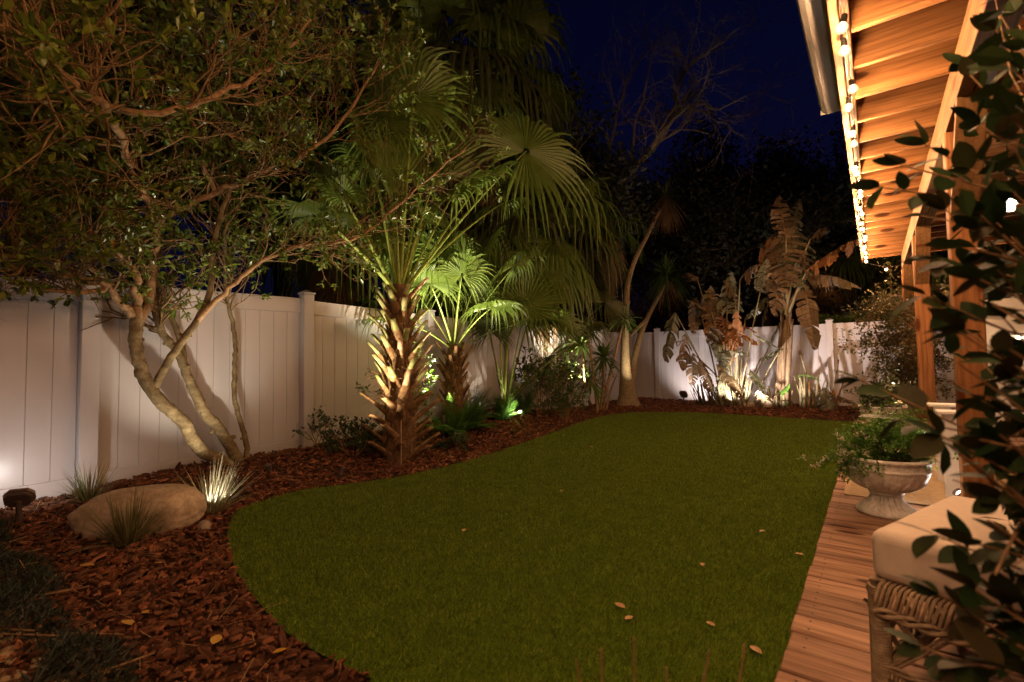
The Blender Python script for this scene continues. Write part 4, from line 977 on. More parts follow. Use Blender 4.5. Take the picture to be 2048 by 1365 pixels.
def bop_tall():
    Y0 = 12.05; bx = YP(1562, 810, Y0); t = thing('bird_of_paradise', 'tall giant bird of paradise with a thick trunk and huge dry ragged leaves', 'plant', (bx[0], Y0, 0)); o = np.array(t.location)
    c = YP(1572, 600, Y0)-o
    for i in range(10):
        a = U(0, 2*PI); r = U(.02, .10); b = np.array([math.cos(a)*r*1.3, math.sin(a)*r, 0]); e = c*.97+np.array([math.cos(a)*r*1.5, math.sin(a)*r, U(-.5, .25)])
        P = smooth_path([b, (b+e)/2+rng.normal(0, .02, 3), e], 5); mb = MB(); tube(mb, P, np.linspace(.056, .036, len(P)), 8, 0, True, .6); mb.build('trunk_sheath', 'bop_trunk', t, True)
    g = ('bop_green', 'bop_stalk'); dr = ('bop_dry', 'bop_stalk'); ru = ('bop_rust', 'bop_stalk')
    def lf(tp, td, L, Wd, mats, **kw):
        e = YP(*tp, Y0+U(-.3, .2))-o; paddle(t, c+rng.normal(0, .05, 3)-np.array([0, 0, .3]), e, td, L, Wd, mats, r=.024, **kw)
    lf((1572, 480), (-.10, .0, 1), 1.05, .50, dr, tear=.9, hang=.1, bow=.05, ncut=18); lf((1580, 470), (.22, .1, 1), .95, .42, g, tear=1, hang=.3, ncut=20)
    lf((1565, 455), (.06, -.25, -1), 1.50, .72, dr, tear=.9, hang=.2, bow=-.05, ncut=26); lf((1590, 455), (.1, -.2, -1), 1.25, .75, g, tear=1, hang=.25, ncut=26)
    lf((1548, 520), (-.28, 0, .8), .95, .36, g, tear=1, hang=.6, bow=.5); lf((1545, 470), (-.12, -.1, -1), 1.05, .40, ru, tear=.5, hang=.2)
    lf((1615, 540), (.62, -.1, .48), 1.25, .52, ru, tear=.7, hang=.6, bow=.2, ncut=18); lf((1612, 555), (.6, 0, .1), .95, .50, dr, tear=.7, hang=.9, bow=.5)
    lf((1606, 560), (.14, -.1, -1), 1.35, .46, dr, tear=.7, hang=.15, ncut=11); lf((1530, 560), (-.3, -.1, .7), .6, .4, dr, tear=1, hang=.8, bow=.5)
    lf((1620, 480), (.3, 0, .5), .7, .35, dr, tear=1, hang=.5, bow=.6); lf((1600, 500), (.3, -.1, -.9), .8, .5, dr, tear=1, hang=.3); lf((1538, 600), (-.25, -.1, -.9), .55, .3, dr, tear=1, hang=.5)
    lf((1560, 520), (-.1, -.2, -1), 1.1, .5, dr, tear=1, hang=.2, ncut=26)
    for i in range(26): stub(t, np.array([U(-.5, .55), U(-.25, .15), 0]), (U(-.4, .4), U(-.2, .1), 1), U(.15, .5), U(.014, .03), 'bop_stalk' if i % 3 else 'bop_dry')
bop_tall()
def bop_small():
    Y0 = 12.0; bx = YP(1628, 815, Y0); t = thing('bird_of_paradise', 'small bird of paradise shoots with a fresh green leaf beside the fence post', 'plant', (bx[0], Y0, 0)); o = np.array(t.location)
    z = np.zeros(3)
    def lf(bp, tp, td, L, Wd, mats, **kw):
        b = YP(*bp, Y0)-o; b[2] = 0; paddle(t, b, YP(*tp, Y0-.1)-o, td, L, Wd, mats, r=.013, **kw)
    fr = ('bop_fresh', 'bop_fresh'); lf((1625, 812), (1596, 752), (.62, -.3, .18), .50, .17, fr, tear=.1, hang=.3, ncut=3, bow=.45); lf((1575, 812), (1562, 790), (.3, -.3, .5), .42, .18, fr, tear=.1, ncut=3)
    lf((1640, 812), (1648, 775), (.12, -.35, -.6), .55, .30, ('bop_green', 'bop_stalk'), tear=.3, hang=.3)
    lf((1630, 812), (1598, 700), (.3, -.2, -.85), .2, .1, ('bop_dry', 'bop_stalk')); lf((1660, 812), (1676, 728), (.1, 0, 1), .12, .05, ('bop_rust', 'bop_stalk'))
    for i in range(30): stub(t, np.array([U(-.25, .42), U(-.15, .15), 0]), (U(-.25, .4), U(-.1, .1), 1), U(.15, .75), U(.012, .026), 'bop_stalk' if i % 3 else 'bop_rust')
bop_small()
for k, (px, py, td) in enumerate([(1672, 800, (.7, -.5, -.25)), (1560, 803, (.4, -.6, .2)), (1525, 790, (-.2, -.5, .7))]):
    c = YP(px, py, 11.5); t = thing('dry_leaf', ['large curled dry leaf slumped on the mulch below the fence post', 'dry leaf fallen in front of the tall plant', 'standing dry leaf scrap beside the round rock'][k], 'leaf', (c[0], c[1], .02))
    mb = MB(); paddle(t, (0, 0, .03), (.02, 0, .16 if k else .3), td, .55 if k == 0 else .35, .26, ('bop_dry', 'bop_dry'), tear=.3, hang=.4, r=.01)

# ------------------------------------------------------------------ urns
def urn(label, x, y, s, relief=True):
    t = thing('urn', label, 'urn', (x, y, ZD)); n = 224
    foot = [(0, 0), (.185, 0), (.19, .012), (.186, .030), (.172, .036), (.168, .044), (.150, .058), (.120, .085), (.100, .115), (.094, .135), (.098, .142), (.108, .148), (.108, .160), (.098, .166)]
    def fm(i, r, z, a): return r*(1-.15*np.abs(np.cos(a*14))) if .05 < z < .138 else (r*(1+.018*np.sign(np.sin(a*30))) if .03 < z < .05 else r*np.ones_like(a))
    mb = MB(); lathe(mb, [(r*s, z*s) for r, z in foot], n, 0, (0, 0, 0), lambda i, r, z, a: fm(i, r/s, z/s, a)*s); mb.build('foot', 'urn_stone', t, True)
    bowl = [(.09, .160), (.12, .170), (.165, .190), (.205, .220), (.235, .255), (.255, .295), (.262, .325), (.268, .332), (.272, .338), (.262, .345), (.258, .350), (.258, .385), (.266, .390), (.275, .396), (.283, .405), (.283, .416), (.268, .420), (.240, .418), (.232, .395), (.225, .36), (0, .35)]
    fine = []
    for (a, b) in zip(bowl[:-1], bowl[1:]):
        k = max(1, int(np.hypot(b[0]-a[0], b[1]-a[1])/.012)); fine += [(a[0]+(b[0]-a[0])*i/k, a[1]+(b[1]-a[1])*i/k) for i in range(k)]
    fine.append(bowl[-1])
    def bmod(i, r, z, a):
        if r < .09*s: return r*np.ones_like(a)
        q = z/s
        if .165 < q < .265:      # acanthus leaves round the bowl
            ph = (a*11/PI) % 1; leaf = np.abs(ph-.5)*2; tip = .265-.06*leaf**1.4; e = np.clip((tip-q)/.012, 0, 1); rib = .5+.5*np.cos(ph*2*PI*3); return r*(1+.060*e*(.45+.55*rib))
        if .352 < q < .384: return r*(1+.035*np.abs(np.sin(a*17)))
        if .39 < q < .412: return r*(1+.006*np.sin(a*60))
        return r*np.ones_like(a)
    mb = MB(); lathe(mb, [(r*s, z*s) for r, z in fine], 330, 0, (0, 0, 0), bmod); mb.build('bowl', 'urn_stone', t, True)
    mb = MB(); lathe(mb, [(.226*s, .385*s), (.12*s, .405*s), (0, .41*s)], 20); mb.build('soil', 'soil', t)
    return t
UX, UY = .03, 4.10
urn('large grey stone urn with a fluted foot and leaf relief on the deck edge', UX, UY, .90)
def urn_plant(name, label, x, y, z, n, r, h, leaf, flowers, mat='leaf_urn', trail=None):
    t = thing(name, label, 'plant', (x, y, z)); mb = MB(); tips = []; opt = dict(wob=.25, up=.05, kids=[0, 4, 3], ang=(.4, 1.0), ratio=(.5, .8), seg=4)
    for i in range(n):
        a = U(0, 2*PI); th = U(.1, 1.25); d = np.array([math.cos(a)*math.sin(th), math.sin(a)*math.sin(th), math.cos(th)*.8+.1]); b = np.array([math.cos(a), math.sin(a), 0])*U(0, r*.5); grow(mb, b, d, h*U(.5, .9), .003, 1, tips, opt)
    tf = []
    if trail is not None:
        mb2 = MB()
        for i in range(60):
            b = np.asarray(trail)*U(.3, 1)+rng.normal(0, .05, 3)*np.array([1, 1, .3]); d = norm(np.asarray(trail)+np.array([0, 0, .12])+rng.normal(0, .3, 3)); pts = [b]
            for q in range(5): d = norm(d+np.array([0, 0, -.14])+rng.normal(0, .1, 3)); pts.append(pts[-1]+d*.035)
            tube(mb, pts, .0016, 3); tips += [(p, d) for p in pts[1:]]; tf += [(pts[-1], norm(d+np.array([0, 0, .8]))), (pts[-2], norm(d+np.array([0, 0, 1.0])))]
    mb.build('stems', 'leaf_shrub', t).__setitem__('kind', 'stuff'); mb = MB(); rosettes(mb, tips, 6, leaf, (SMALL_V, SMALL_F), (.4, 1.5), 0, .012); mb.build('foliage', mat, t)
    if flowers:
        src = tf if tf else tips; q = [src[i] for i in rng.choice(len(src), min(len(src), flowers), False)]; mb = MB()
        rosettes(mb, q, 14, .011, ([(0, -.3, 0), (.9, -.5, .2), (1, .5, .2), (0, .3, 0)], [(0, 1, 2, 3)]), (.2, 1.3), 0, .008); mb.build('flowers', 'petal_white', t)
    return t
urn_plant('trailing_plant', 'bright green trailing plant with tiny white flowers spilling from the large urn', UX, UY, ZD+.365, 90, .2, .24, .028, 70, 'leaf_urn', _r*-.24)
urn('smaller stone urn farther along the deck edge', .07, 7.9, .95, False)
urn_plant('potted_plant', 'dark leafy plant growing in the farther urn', .07, 7.9, ZD+.38, 26, .18, .30, .055, 12, 'leaf_dark')
bush('bushy potted plant lit from below behind the large urn', .30, 7.3, .55, .28, 300, .035, 'leaf_urn', z0=ZD, lev=2)
bush('flowering plant with pale blooms at the far end of the deck', .12, 8.7, .5, .25, 240, .04, 'leaf_shrub', z0=ZD)

# ------------------------------------------------------------------ vine on the far post, hedge, neighbour's house
def vine():
    x, y = .48, 10.15; t = thing('climbing_vine', 'leafy vine wrapped around the far porch post', 'vine', (x, y, 0)); mb = MB(); tips = []
    opt = dict(wob=.3, up=.05, kids=[0, 3, 3], ang=(.5, 1.2), ratio=(.5, .8), seg=4)
    for i in range(9):
        a0 = U(0, 2*PI); P = []
        for q in range(15): a = a0+q*.35+U(-.2, .2); z = q*.135; P.append((math.cos(a)*(.10+.03*rng.random())-.05, math.sin(a)*.11, z))
        P = smooth_path(P, 3); tube(mb, P, .006, 4)
        for p in P[10::2]:
            if p[2] < .45 and rng.random() < .7: continue
            d = norm(np.array([p[0], p[1], 0])+rng.normal(0, .4, 3)); f = .95 if p[2] > .9 else .45; grow(mb, p, d, f*U(.25, .75), .003, 1, tips, opt)
    mb.build('stems', 'bark_branch', t).__setitem__('kind', 'stuff'); mb = MB(); rosettes(mb, tips, 10, .075, (SMALL_V, SMALL_F), (.4, 1.5), 0, .06); mb.build('foliage', 'leaf_vine', t)
vine()
def hedge():
    t = thing('hedge', 'clipped dark hedge showing above the back fence beside the porch', 'hedge', (1, 13.5, 0)); k = 9000
    P = np.c_[rng.uniform(-2.4, 3.5, k), rng.uniform(-.45, .45, k), 2.02-np.abs(rng.normal(0, .16, k))+.05*np.sin(rng.uniform(0, 6, k))]; P[:, 2] += .05*np.sin(P[:, 0]*5)
    D = rdir(k); D[:, 2] = np.abs(D[:, 2]); X, Y, Z = axes_from(D, rng.uniform(-1, 1, k)); mb = MB(); scatter(mb, SMALL_V, SMALL_F, P, X, Y, Z, rng.uniform(.05, .09, k)); mb.build('foliage', 'leaf_shrub', t)
    mb = MB()
    for i in range(24): xx = -2.3+i*.25; tube(mb, [(xx, 0, 0), (xx+U(-.1, .1), U(-.1, .1), 1), (xx+U(-.2, .2), U(-.2, .2), 1.9)], [.02, .014, .006], 5)
    mb.build('stems', 'background_bark', t).__setitem__('kind', 'stuff')
hedge()
def house():
    t = thing('neighbour_house', 'low neighbouring house with a pale roof edge beyond the hedge', 'house', (3, 18.5, 0)); mb = MB(); box(mb, (0, 0, 1.15), (6, 4, 2.3)); mb.build('wall', 'wall_pale', t)
    mb = MB(); box(mb, (0, 0, 2.52), (6.8, 4.8, .16), 0, None, .02); r = mb.build('roof', 'roof_pale', t); mb = MB(); box(mb, (0, 0, 2.66), (6.2, 4.2, .12), 0, None, .02); mb.build('parapet', 'roof_pale', r)
    mb = MB(); box(mb, (-1.2, -2.01, 1.3), (1.0, .05, 1.0)); w = mb.build('window', 'white_paint', t); mb = MB(); box(mb, (-1.2, -2.04, 1.3), (.86, .03, .86)); mb.build('pane', 'bronze', w)
house()

# ------------------------------------------------------------------ trees beyond the fences
def far_tree(label, x, y, h, r, k, leaf=.19, trunk=.16, flat=.75):
    t = thing('background_tree', label, 'tree', (x, y, 0), 'dark trees beyond the fences'); mb = MB(); tips = []
    opt = dict(wob=.25, up=.08, kids=[0, 3, 4, 4], ang=(.4, 1.0), ratio=(.5, .75), seg=4)
    tube(mb, [(0, 0, -.1), (U(-.1, .1), U(-.1, .1), h*.3), (U(-.2, .2), U(-.2, .2), h*.55)], [trunk*1.3, trunk, trunk*.7], 8)
    for i in range(9): a = i*2.4; th = U(.2, 1.25); grow(mb, (0, 0, h*U(.25, .5)), (math.cos(a)*math.sin(th), math.sin(a)*math.sin(th), math.cos(th)), r*U(.6, .95), trunk*.45, 2, tips, opt)
    mb.build('trunk', 'background_bark', t); C = np.array([q[0] for q in tips]); mb = MB()
    C = np.vstack([C, rdir(110)*np.array([r, r, r*flat])*rng.random((110, 1))**.5*.92+np.array([0, 0, h*.62])])
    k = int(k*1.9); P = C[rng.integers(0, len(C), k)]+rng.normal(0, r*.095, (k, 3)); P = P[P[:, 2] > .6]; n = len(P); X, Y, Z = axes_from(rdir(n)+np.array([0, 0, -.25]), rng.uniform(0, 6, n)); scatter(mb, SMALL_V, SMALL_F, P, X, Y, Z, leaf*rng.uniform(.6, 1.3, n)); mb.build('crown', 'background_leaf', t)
for a in [('dark tree behind the left fence at the picture edge', -8.6, 1.2, 8.5, 2.8, 6500), ('dark tree behind the multi stemmed tree', -9.2, 4.8, 10.5, 3.2, 8500), ('tall dark dense tree behind the fan palms', -9.0, 9.4, 11.5, 3.4, 10000),
          ('broad dark tree behind the fence corner', -8.4, 16.8, 9.6, 3.6, 11000), ('dark tree beyond the back fence behind the torn leaves', -3.9, 18.6, 8.6, 3.6, 11000), ('dark tree beyond the hedge near the porch end', -.5, 20.5, 8.8, 3.5, 11000, .16),
          ('dark tree far behind the neighbouring house', 3.6, 23.0, 7.5, 3.2, 5000), ('far dark tree filling the gap left of the tall dry plant', -6.4, 22.0, 11.0, 4.0, 10000), ('dark thicket tree low behind the corner palms', -10.5, 13.0, 10.5, 3.4, 9000), ('dark tree close beyond the back fence left of the porch', -2.6, 16.4, 7.6, 2.8, 10000, .15), ('dark tall tree between palms and bare branches', -8.2, 12.4, 10.6, 3.0, 10000)]: far_tree(*a)
def bare_tree():
    x, y = -6.3, 13.6; t = thing('bare_tree', 'leafless tree with fine twigs against the night sky', 'tree', (x, y, 0)); o = np.array(t.location); mb = MB(); tips = []
    opt = dict(wob=.24, up=.05, kids=[0, 3, 4, 4], ang=(.35, .95), ratio=(.5, .78), seg=5, mid=False)
    def L(pts, r0, r1, lev=2, dens=1):
        P = smooth_path([YP(a, b, y+dy) for a, b, dy in pts], 4, .03)-o; R = np.linspace(r0, r1, len(P)); tube(mb, P, R, 8)
        for i in range(len(P)//4, len(P)):
            for _ in range(dens):
                T = norm(P[min(i+1, len(P)-1)]-P[i-1]); ax = norm(np.cross(T, rng.normal(size=3))); an = U(.4, 1.1); grow(mb, P[i], norm(T*math.cos(an)+ax*math.sin(an)), U(.6, 1.25), max(.007, R[i]*.4), lev, tips, opt)
    tube(mb, [(0, 0, -.2), (.05, 0, 1.5), YP(1200, 420, y)-o], [.16, .13, .11], 10)
    L([(1200, 425, 0), (1262, 345, 0), (1320, 272, 0), (1345, 225, .1), (1365, 150, .2), (1420, 100, .3), (1470, 60, .3)], .105, .02); L([(1320, 275, 0), (1380, 212, -.1), (1440, 215, -.2), (1510, 185, -.3)], .05, .012)
    L([(1210, 400, 0), (1300, 300, .2), (1360, 262, .3), (1420, 270, .5)], .06, .012); L([(1200, 420, 0), (1230, 250, .2), (1260, 150, .3), (1330, 60, .5)], .06, .014); L([(1345, 225, .1), (1400, 160, -.2), (1480, 130, -.4)], .035, .010); L([(1262, 345, 0), (1275, 230, -.3), (1300, 130, -.4), (1290, 30, -.5)], .045, .010); L([(1365, 150, .2), (1390, 70, .1), (1400, 10, 0)], .03, .008); L([(1380, 212, -.1), (1450, 250, -.3), (1500, 290, -.4)], .028, .008)
    mb.build('branches', 'bare_bark', t)
bare_tree()

# ------------------------------------------------------------------ white slatted chair
def chair():
    t = thing('garden_chair', 'white slatted armchair with a round topped back on the porch deck', 'chair', (.95, 5.0, ZD)); t.rotation_euler[2] = 0
    # faces the lawn (-x); width runs along y
    def part(name, c, s, rot=None, bev=.006): mb = MB(); box(mb, c, s, 0, rot, bev); return mb.build(name, 'white_paint', t)
    for sy in (-.30, .30):
        q = part('front_leg', (-.52, sy, .31), (.11, .026, .62)); mb = MB()
        for dz in (.08, -.02): lathe(mb, [(.008, 0), (.008, .003), (0, .004)], 8, 0, (0, 0, 0))
        v = [np.concatenate(mb.v)]; mb2 = MB(); b = np.concatenate(mb.v); k = len(b)//2
        for i, dx in enumerate((-.025, .02)):
            w = b[:k].copy(); w = np.stack([w[:, 0], -w[:, 2], w[:, 1]], 1)+np.array([-.52+dx, sy-.0135, .30]); mb2.add(w, mb.f[4][0])
        mb2.build('bolts', 'bronze', q)
        part('arm', (-.22, sy*1.08, .632), (.78, .14, .024))
        part('back_leg', (.28, sy*.86, .16), (.75, .026, .12), np.array([[math.cos(.32), 0, math.sin(.32)], [0, 1, 0], [-math.sin(.32), 0, math.cos(.32)]]))
    part('front_rail', (-.47, 0, .36), (.026, .57, .11))
    for i in range(6): part('seat_slat', (-.44+.095*i, 0, .395-.027*i), (.085, .54, .02))
    ca, sa = math.cos(.42), math.sin(.42); R = np.array([[ca, 0, sa], [0, 1, 0], [-sa, 0, ca]])
    for i in range(7):
        u = (i-3)/3; L = .92-.16*u*u-.06*abs(u); mb = MB(); w = .083; n = 8; V = []
        a = np.linspace(0, PI, n); out = [(-w/2, 0), (w/2, 0)]+[(w/2*math.cos(q), L+(.05 if abs(u) < .2 else .03)*math.sin(q)) for q in a]
        for dx in (-.009, .009): V += [np.array([dx, yy+u*.255*(1+zz*.18), zz])@R.T+np.array([.02, 0, .24]) for yy, zz in out]
        k = len(out); f = [tuple(range(k)), tuple(range(2*k-1, k-1, -1))]+[(j, k+j, k+(j+1) % k, (j+1) % k) for j in range(k)]; mb.add(np.array(V), f); mb.build('back_slat', 'white_paint', t)
    part('back_rail', (.20, 0, .63), (.03, .60, .08), R)
chair()

# ------------------------------------------------------------------ wicker ottoman and its cushion
OC = np.array([-.015, 1.83]); OA = -.36
oa = np.array([math.cos(OA), math.sin(OA), 0]); ob = np.array([-math.sin(OA), math.cos(OA), 0]); OW, OD, OH = .74, .66, .36
def ottoman():
    t = thing('wicker_ottoman', 'woven wicker ottoman base with open lattice sides in the right foreground', 'ottoman', (OC[0], OC[1], ZD)); t.rotation_euler[2] = OA
    c = [(0, 0), (OW, 0), (OW, OD), (0, OD)]
    for (x, y) in c:   # wrapped legs
        mb = MB(); tube(mb, [(x, y, 0), (x, y, OH-.02)], .021, 8); k = int(OH/.0085)
        for i in range(k):
            z = .008+i*.0085; a = np.linspace(0, 2*PI, 11); tilt = .002; P = np.stack([x+.0235*np.cos(a), y+.0235*np.sin(a), z+tilt*np.sin(a)], 1); tube(mb, P, .0047, 4)
        mb.build('leg', 'wicker', t, True)
    for s in range(4):
        (x0, y0), (x1, y1) = c[s], c[(s+1) % 4]; A, B = np.array([x0, y0, 0.]), np.array([x1, y1, 0.]); d = norm(B-A); L = np.linalg.norm(B-A); outn = np.array([d[1], -d[0], 0])
        mb = MB(); k = int(L/.0125)
        for i in range(k):   # looped border
            p = A+d*(L*(i+.5)/k); z = OH-.018; tube(mb, [p+outn*.026+np.array([0, 0, z-.035])-d*.010, p+outn*.033+np.array([0, 0, z-.005]), p+outn*.020+np.array([0, 0, z+.028])+d*.006, p-outn*.012+np.array([0, 0, z+.036])+d*.012, p-outn*.03+np.array([0, 0, z+.010])+d*.014], .0046, 5)
        u = np.linspace(0, 1, max(30, int(L/.012)))
        for ph in (0, 2.1, 4.2):   # twisted rope under the border
            P = A+np.outer(u*L, d)+np.outer(.028+.009*np.cos(u*L*42+ph), outn)+np.outer(OH-.066+.011*np.sin(u*L*42+ph), [0, 0, 1]); tube(mb, P, .0068, 5)
        mb.build('woven_border', 'wicker', t, True)
        mb = MB(); tube(mb, [A+np.array([0, 0, .105]), B+np.array([0, 0, .105])], .012, 6)
        for i in range(int(L/.0095)):
            p = A+d*(.02+i*.0095)+np.array([0, 0, .105]); a = np.linspace(0, 2*PI, 9); tube(mb, p+np.outer(np.cos(a)*.0165, outn)+np.outer(np.sin(a)*.0165, [0, 0, 1]), .0047, 4)
        for ph in (0, PI):
            P = A+np.outer(u*L, d)+np.outer(.012+.006*np.cos(u*L*40+ph), outn)+np.outer(.131+.007*np.sin(u*L*40+ph), [0, 0, 1]); tube(mb, P, .005, 4)
        mb.build('lower_rail', 'wicker', t, True)
        mb = MB(); n = max(3, int(L/.15)); w = L/n
        for i in range(n):   # lattice: crossed canes in pairs
            for off in (0, .014):
                a0 = A+d*(w*i+off+.02); a1 = A+d*(w*(i+1)-.02+off); m = (a0+a1)/2
                tube(mb, [a0+np.array([0, 0, .13])+outn*.006, m+np.array([0, 0, .21])+outn*.010, a1+np.array([0, 0, OH-.07])+outn*.006], .0046, 5); tube(mb, [a1+np.array([0, 0, .13])-outn*.004, m+np.array([0, 0, .21])-outn*.002, a0+np.array([0, 0, OH-.07])-outn*.004], .0046, 5)
        mb.build('lattice', 'wicker', t, True)
    mb = MB()
    for i in range(20): y = .03+i*(OD-.06)/19; tube(mb, [(0, y, OH-.01), (OW, y, OH-.01)], .009, 5)
    mb.build('seat_mat', 'wicker', t, True)
ottoman()
def seat_cushion():
    t = thing('seat_cushion', 'thick cream seat cushion resting on the wicker ottoman', 'cushion', (OC[0], OC[1], ZD+OH+.018)); t.rotation_euler[2] = OA
    import bmesh
    bm = bmesh.new(); bmesh.ops.create_cube(bm, size=1); hh = .145
    for v in bm.verts: v.co = Vector((v.co.x*(OW+.03)+OW/2, v.co.y*(OD+.03)+OD/2, (v.co.z+.5)*hh))
    bmesh.ops.bevel(bm, geom=list(bm.edges), offset=.038, segments=5, affect='EDGES', profile=.6); bmesh.ops.subdivide_edges(bm, edges=[e for e in bm.edges if e.calc_length() > .2], cuts=7, use_grid_fill=True)
    for v in bm.verts:
        q = v.co; u = (q.x/OW-.5)*2; w = (q.y/OD-.5)*2; k = max(0, 1-u*u)*max(0, 1-w*w)
        if q.z > hh*.6: q.z += .022*k
        q.z += .004*mnoise.noise(Vector((q.x*7, q.y*7, q.z*7))); q.x += .003*mnoise.noise(Vector((q.x*9, q.y*9, q.z*12+4)))
    me = bpy.data.meshes.new('cover'); bm.to_mesh(me); bm.free(); me.materials.append(MATS['cushion'])
    for f in me.polygons: f.use_smooth = True
    c = link('cover', me, t); mb = MB()
    for z in (.030, hh-.030):
        k = .012; P = []
        for (x, y, a0) in ((OW+.015-.04, -.015+.04, -PI/2), (OW+.015-.04, OD+.015-.04, 0), (.025, OD+.015-.04, PI/2), (.025, .025, PI)):
            for a in np.linspace(a0, a0+PI/2, 6): P.append((x+.0375*math.cos(a), y+.0375*math.sin(a), z))
        P.append(P[0]); tube(mb, P, .0028, 5)
    mb.build('piping', 'cushion', c, True)
seat_cushion()

# ------------------------------------------------------------------ out of focus shrub beside the camera
def near_shrub():
    bx, by = .62, 1.12; t = thing('foreground_shrub', 'dark broad leaved shrub out of focus at the right edge', 'shrub', (bx, by, ZD)); o = np.array(t.location)
    def leafmesh(j):
        mb = MB(); n = 7; T = np.linspace(0, 1, n); w = .30*np.sin(np.clip(T**.85, 0, 1)*PI)**.75+.004; w[-1] = .004; dz = -.10*T**2*(1+j*.3)
        V = np.concatenate([np.stack([T, -w, dz+.25*w*(.4+.2*j)], 1), np.stack([T, 0*w, dz], 1), np.stack([T, w, dz+.25*w*(.4+.2*j)], 1)]); i = np.arange(n-1); mb.add(V, np.concatenate([np.stack([i, i+1, n+i+1, n+i], 1), np.stack([n+i, n+i+1, 2*n+i+1, 2*n+i], 1)])); return mb.mesh('leaf', 'leaf_fore', True)
    LM = [leafmesh(j) for j in range(3)]; count = 0
    def leaf(p, d, s, roll):
        nonlocal count
        if count >= 299: return
        D, S, Nn = axes_from(np.array([d]), np.array([roll])); M = np.eye(4); M[:3, 0] = D[0]*s; M[:3, 1] = S[0]*s; M[:3, 2] = Nn[0]*s; M[:3, 3] = p; q = link('leaf', LM[count % 3], t); q.matrix_local = Matrix(M.tolist()); count += 1
    mbt = MB(); root = np.array([0, 0, 0.])
    main = []
    for (px, py, dep, r) in [(2075, 250, 1.0, .008), (2090, 520, .95, .009), (2090, 760, .9, .009), (2080, 980, .85, .008), (2100, 1200, .8, .007)]:
        e = DP(px, py, dep)-o; P = smooth_path([root+rng.normal(0, .02, 3)*np.array([1, 1, 0]), np.array([e[0]*.4+.1, e[1]*.4, e[2]*.55]), e], 6); mq = MB(); tube(mq, P, np.linspace(.014, r, len(P)), 6); mq.build('stem', 'bark_branch', t, True); main.append(P)
    # twigs: start on a stem, end at a place in view; (px,py,depth) of the end
    ends = [(1760, 375, .95), (1990, 60, 1.05), (1920, 130, 1.1), (1850, 290, 1.05), (1800, 330, 1.0), (1960, 250, 1.0), (2010, 200, 1.15), (1890, 420, .9), (1960, 430, .85), (2020, 330, .95), (1960, 560, .8), (1880, 520, .95), (2010, 640, .85), (1930, 660, .8), (1850, 590, .9), (2020, 760, .8), (1960, 800, .85), (1720, 760, 1.0), (1800, 840, .9), (1880, 870, .8), (1940, 920, .75), (2010, 900, .8), (1990, 1000, .75), (1870, 1070, .85), (1960, 1090, .75), (2020, 1080, .8), (1880, 1190, .8), (1950, 1180, .75), (2020, 1210, .75), (1840, 1290, .8), (1930, 1330, .75), (2010, 1340, .7), (2030, 480, .9), (2035, 150, 1.2), (2000, 30, 1.2), (1980, 720, .9), (1900, 760, .95), (2040, 860, .7), (1995, 540, .75), (2040, 600, .75), (2030, 990, .7), (1905, 960, .9), (1985, 950, .7), (2000, 870, .68), (1975, 1040, .68), (2030, 1130, .66), (1990, 1150, .68), (2035, 1290, .64), (1985, 610, .7), (2020, 700, .66), (1950, 500, .75), (2040, 400, .8), (2005, 470, .8), (1960, 880, .7)]
    for px, py, dep in ends:
        e = DP(px, py, dep)-o; S = min(main, key=lambda P: abs(P[-1][2]-e[2])+.0*rng.random()); b = S[rng.integers(len(S)-5, len(S))]
        P = smooth_path([b, b*.5+e*.5+np.array([0, 0, -.02])+rng.normal(0, .015, 3), e], 5); tube(mbt, P, np.linspace(.0042, .0015, len(P)), 5); D = norm(P[-1]-P[-2]); m = len(P)
        for i in range(3, m):
            for _ in range(1 if i < m-3 else 2):
                if rng.random() < .33: continue
                ax = norm(np.cross(D, rng.normal(size=3))); an = U(.5, 1.25); leaf(P[i], norm(D*math.cos(an)+ax*math.sin(an)), U(.042, .074), U(-.9, .9))
        leaf(P[-1], D, U(.05, .07), U(-.5, .5))
    mf = MB(); k = 240; px = 2060-np.abs(rng.normal(0, 62, k)); py = rng.uniform(-20, 1330, k); dp = rng.uniform(.75, 1.5, k); ok = ((py > 420) | (px > 1930)) & ((py < 960) | (px > 1990)); px, py, dp = px[ok], py[ok], dp[ok]; k = len(px)
    Pn = np.array([DP(a, b, c)-o for a, b, c in zip(px, py, dp)]); Dn = rdir(k)+np.array([-.4, 0, -.2]); X, Y, Z = axes_from(Dn, rng.uniform(-1, 1, k)); sz = rng.uniform(.04, .068, k); scatter(mf, np.array(LEAF_V)*np.array([1, 1.35, 1]), LEAF_F, Pn, X, Y, Z, sz); mf.build('foliage', 'leaf_fore', t)['kind'] = 'stuff'
    for j in range(0, k, 3):
        S = min(main, key=lambda P: abs(P[-1][2]-Pn[j][2])); b = S[rng.integers(len(S)-6, len(S))]; tube(mbt, [b, (b+Pn[j])/2+rng.normal(0, .02, 3), Pn[j]], [.003, .0022, .0012], 4)
    mbt.build('twigs', 'bark_branch', t, True)['kind'] = 'stuff'; print('near leaves', count)
near_shrub()
def stalks():
    base = DP(1330, 1640, .95); t = thing('dry_stalks', 'few blurred dry grass stalks at the bottom edge in front of the lawn', 'grass', (base[0], base[1], 0)); o = np.array(t.location)
    for k, (px, py, bx) in enumerate([(1152, 1318, 1185), (1202, 1298, 1212), (1268, 1275, 1274), (1333, 1336, 1336), (1418, 1302, 1390), (1490, 1288, 1460)]):
        e = DP(px, py, .85)-o; b = DP(bx, 1500, .85)-o; g = np.array([b[0]*.6, b[1]*.6, 0.0]); mb = MB(); P = smooth_path([g, b, e], 5); tube(mb, P, np.linspace(.0032, .0018, len(P)), 5, 0, True); mb.build('stalk', 'stalk_dry', t)
stalks()

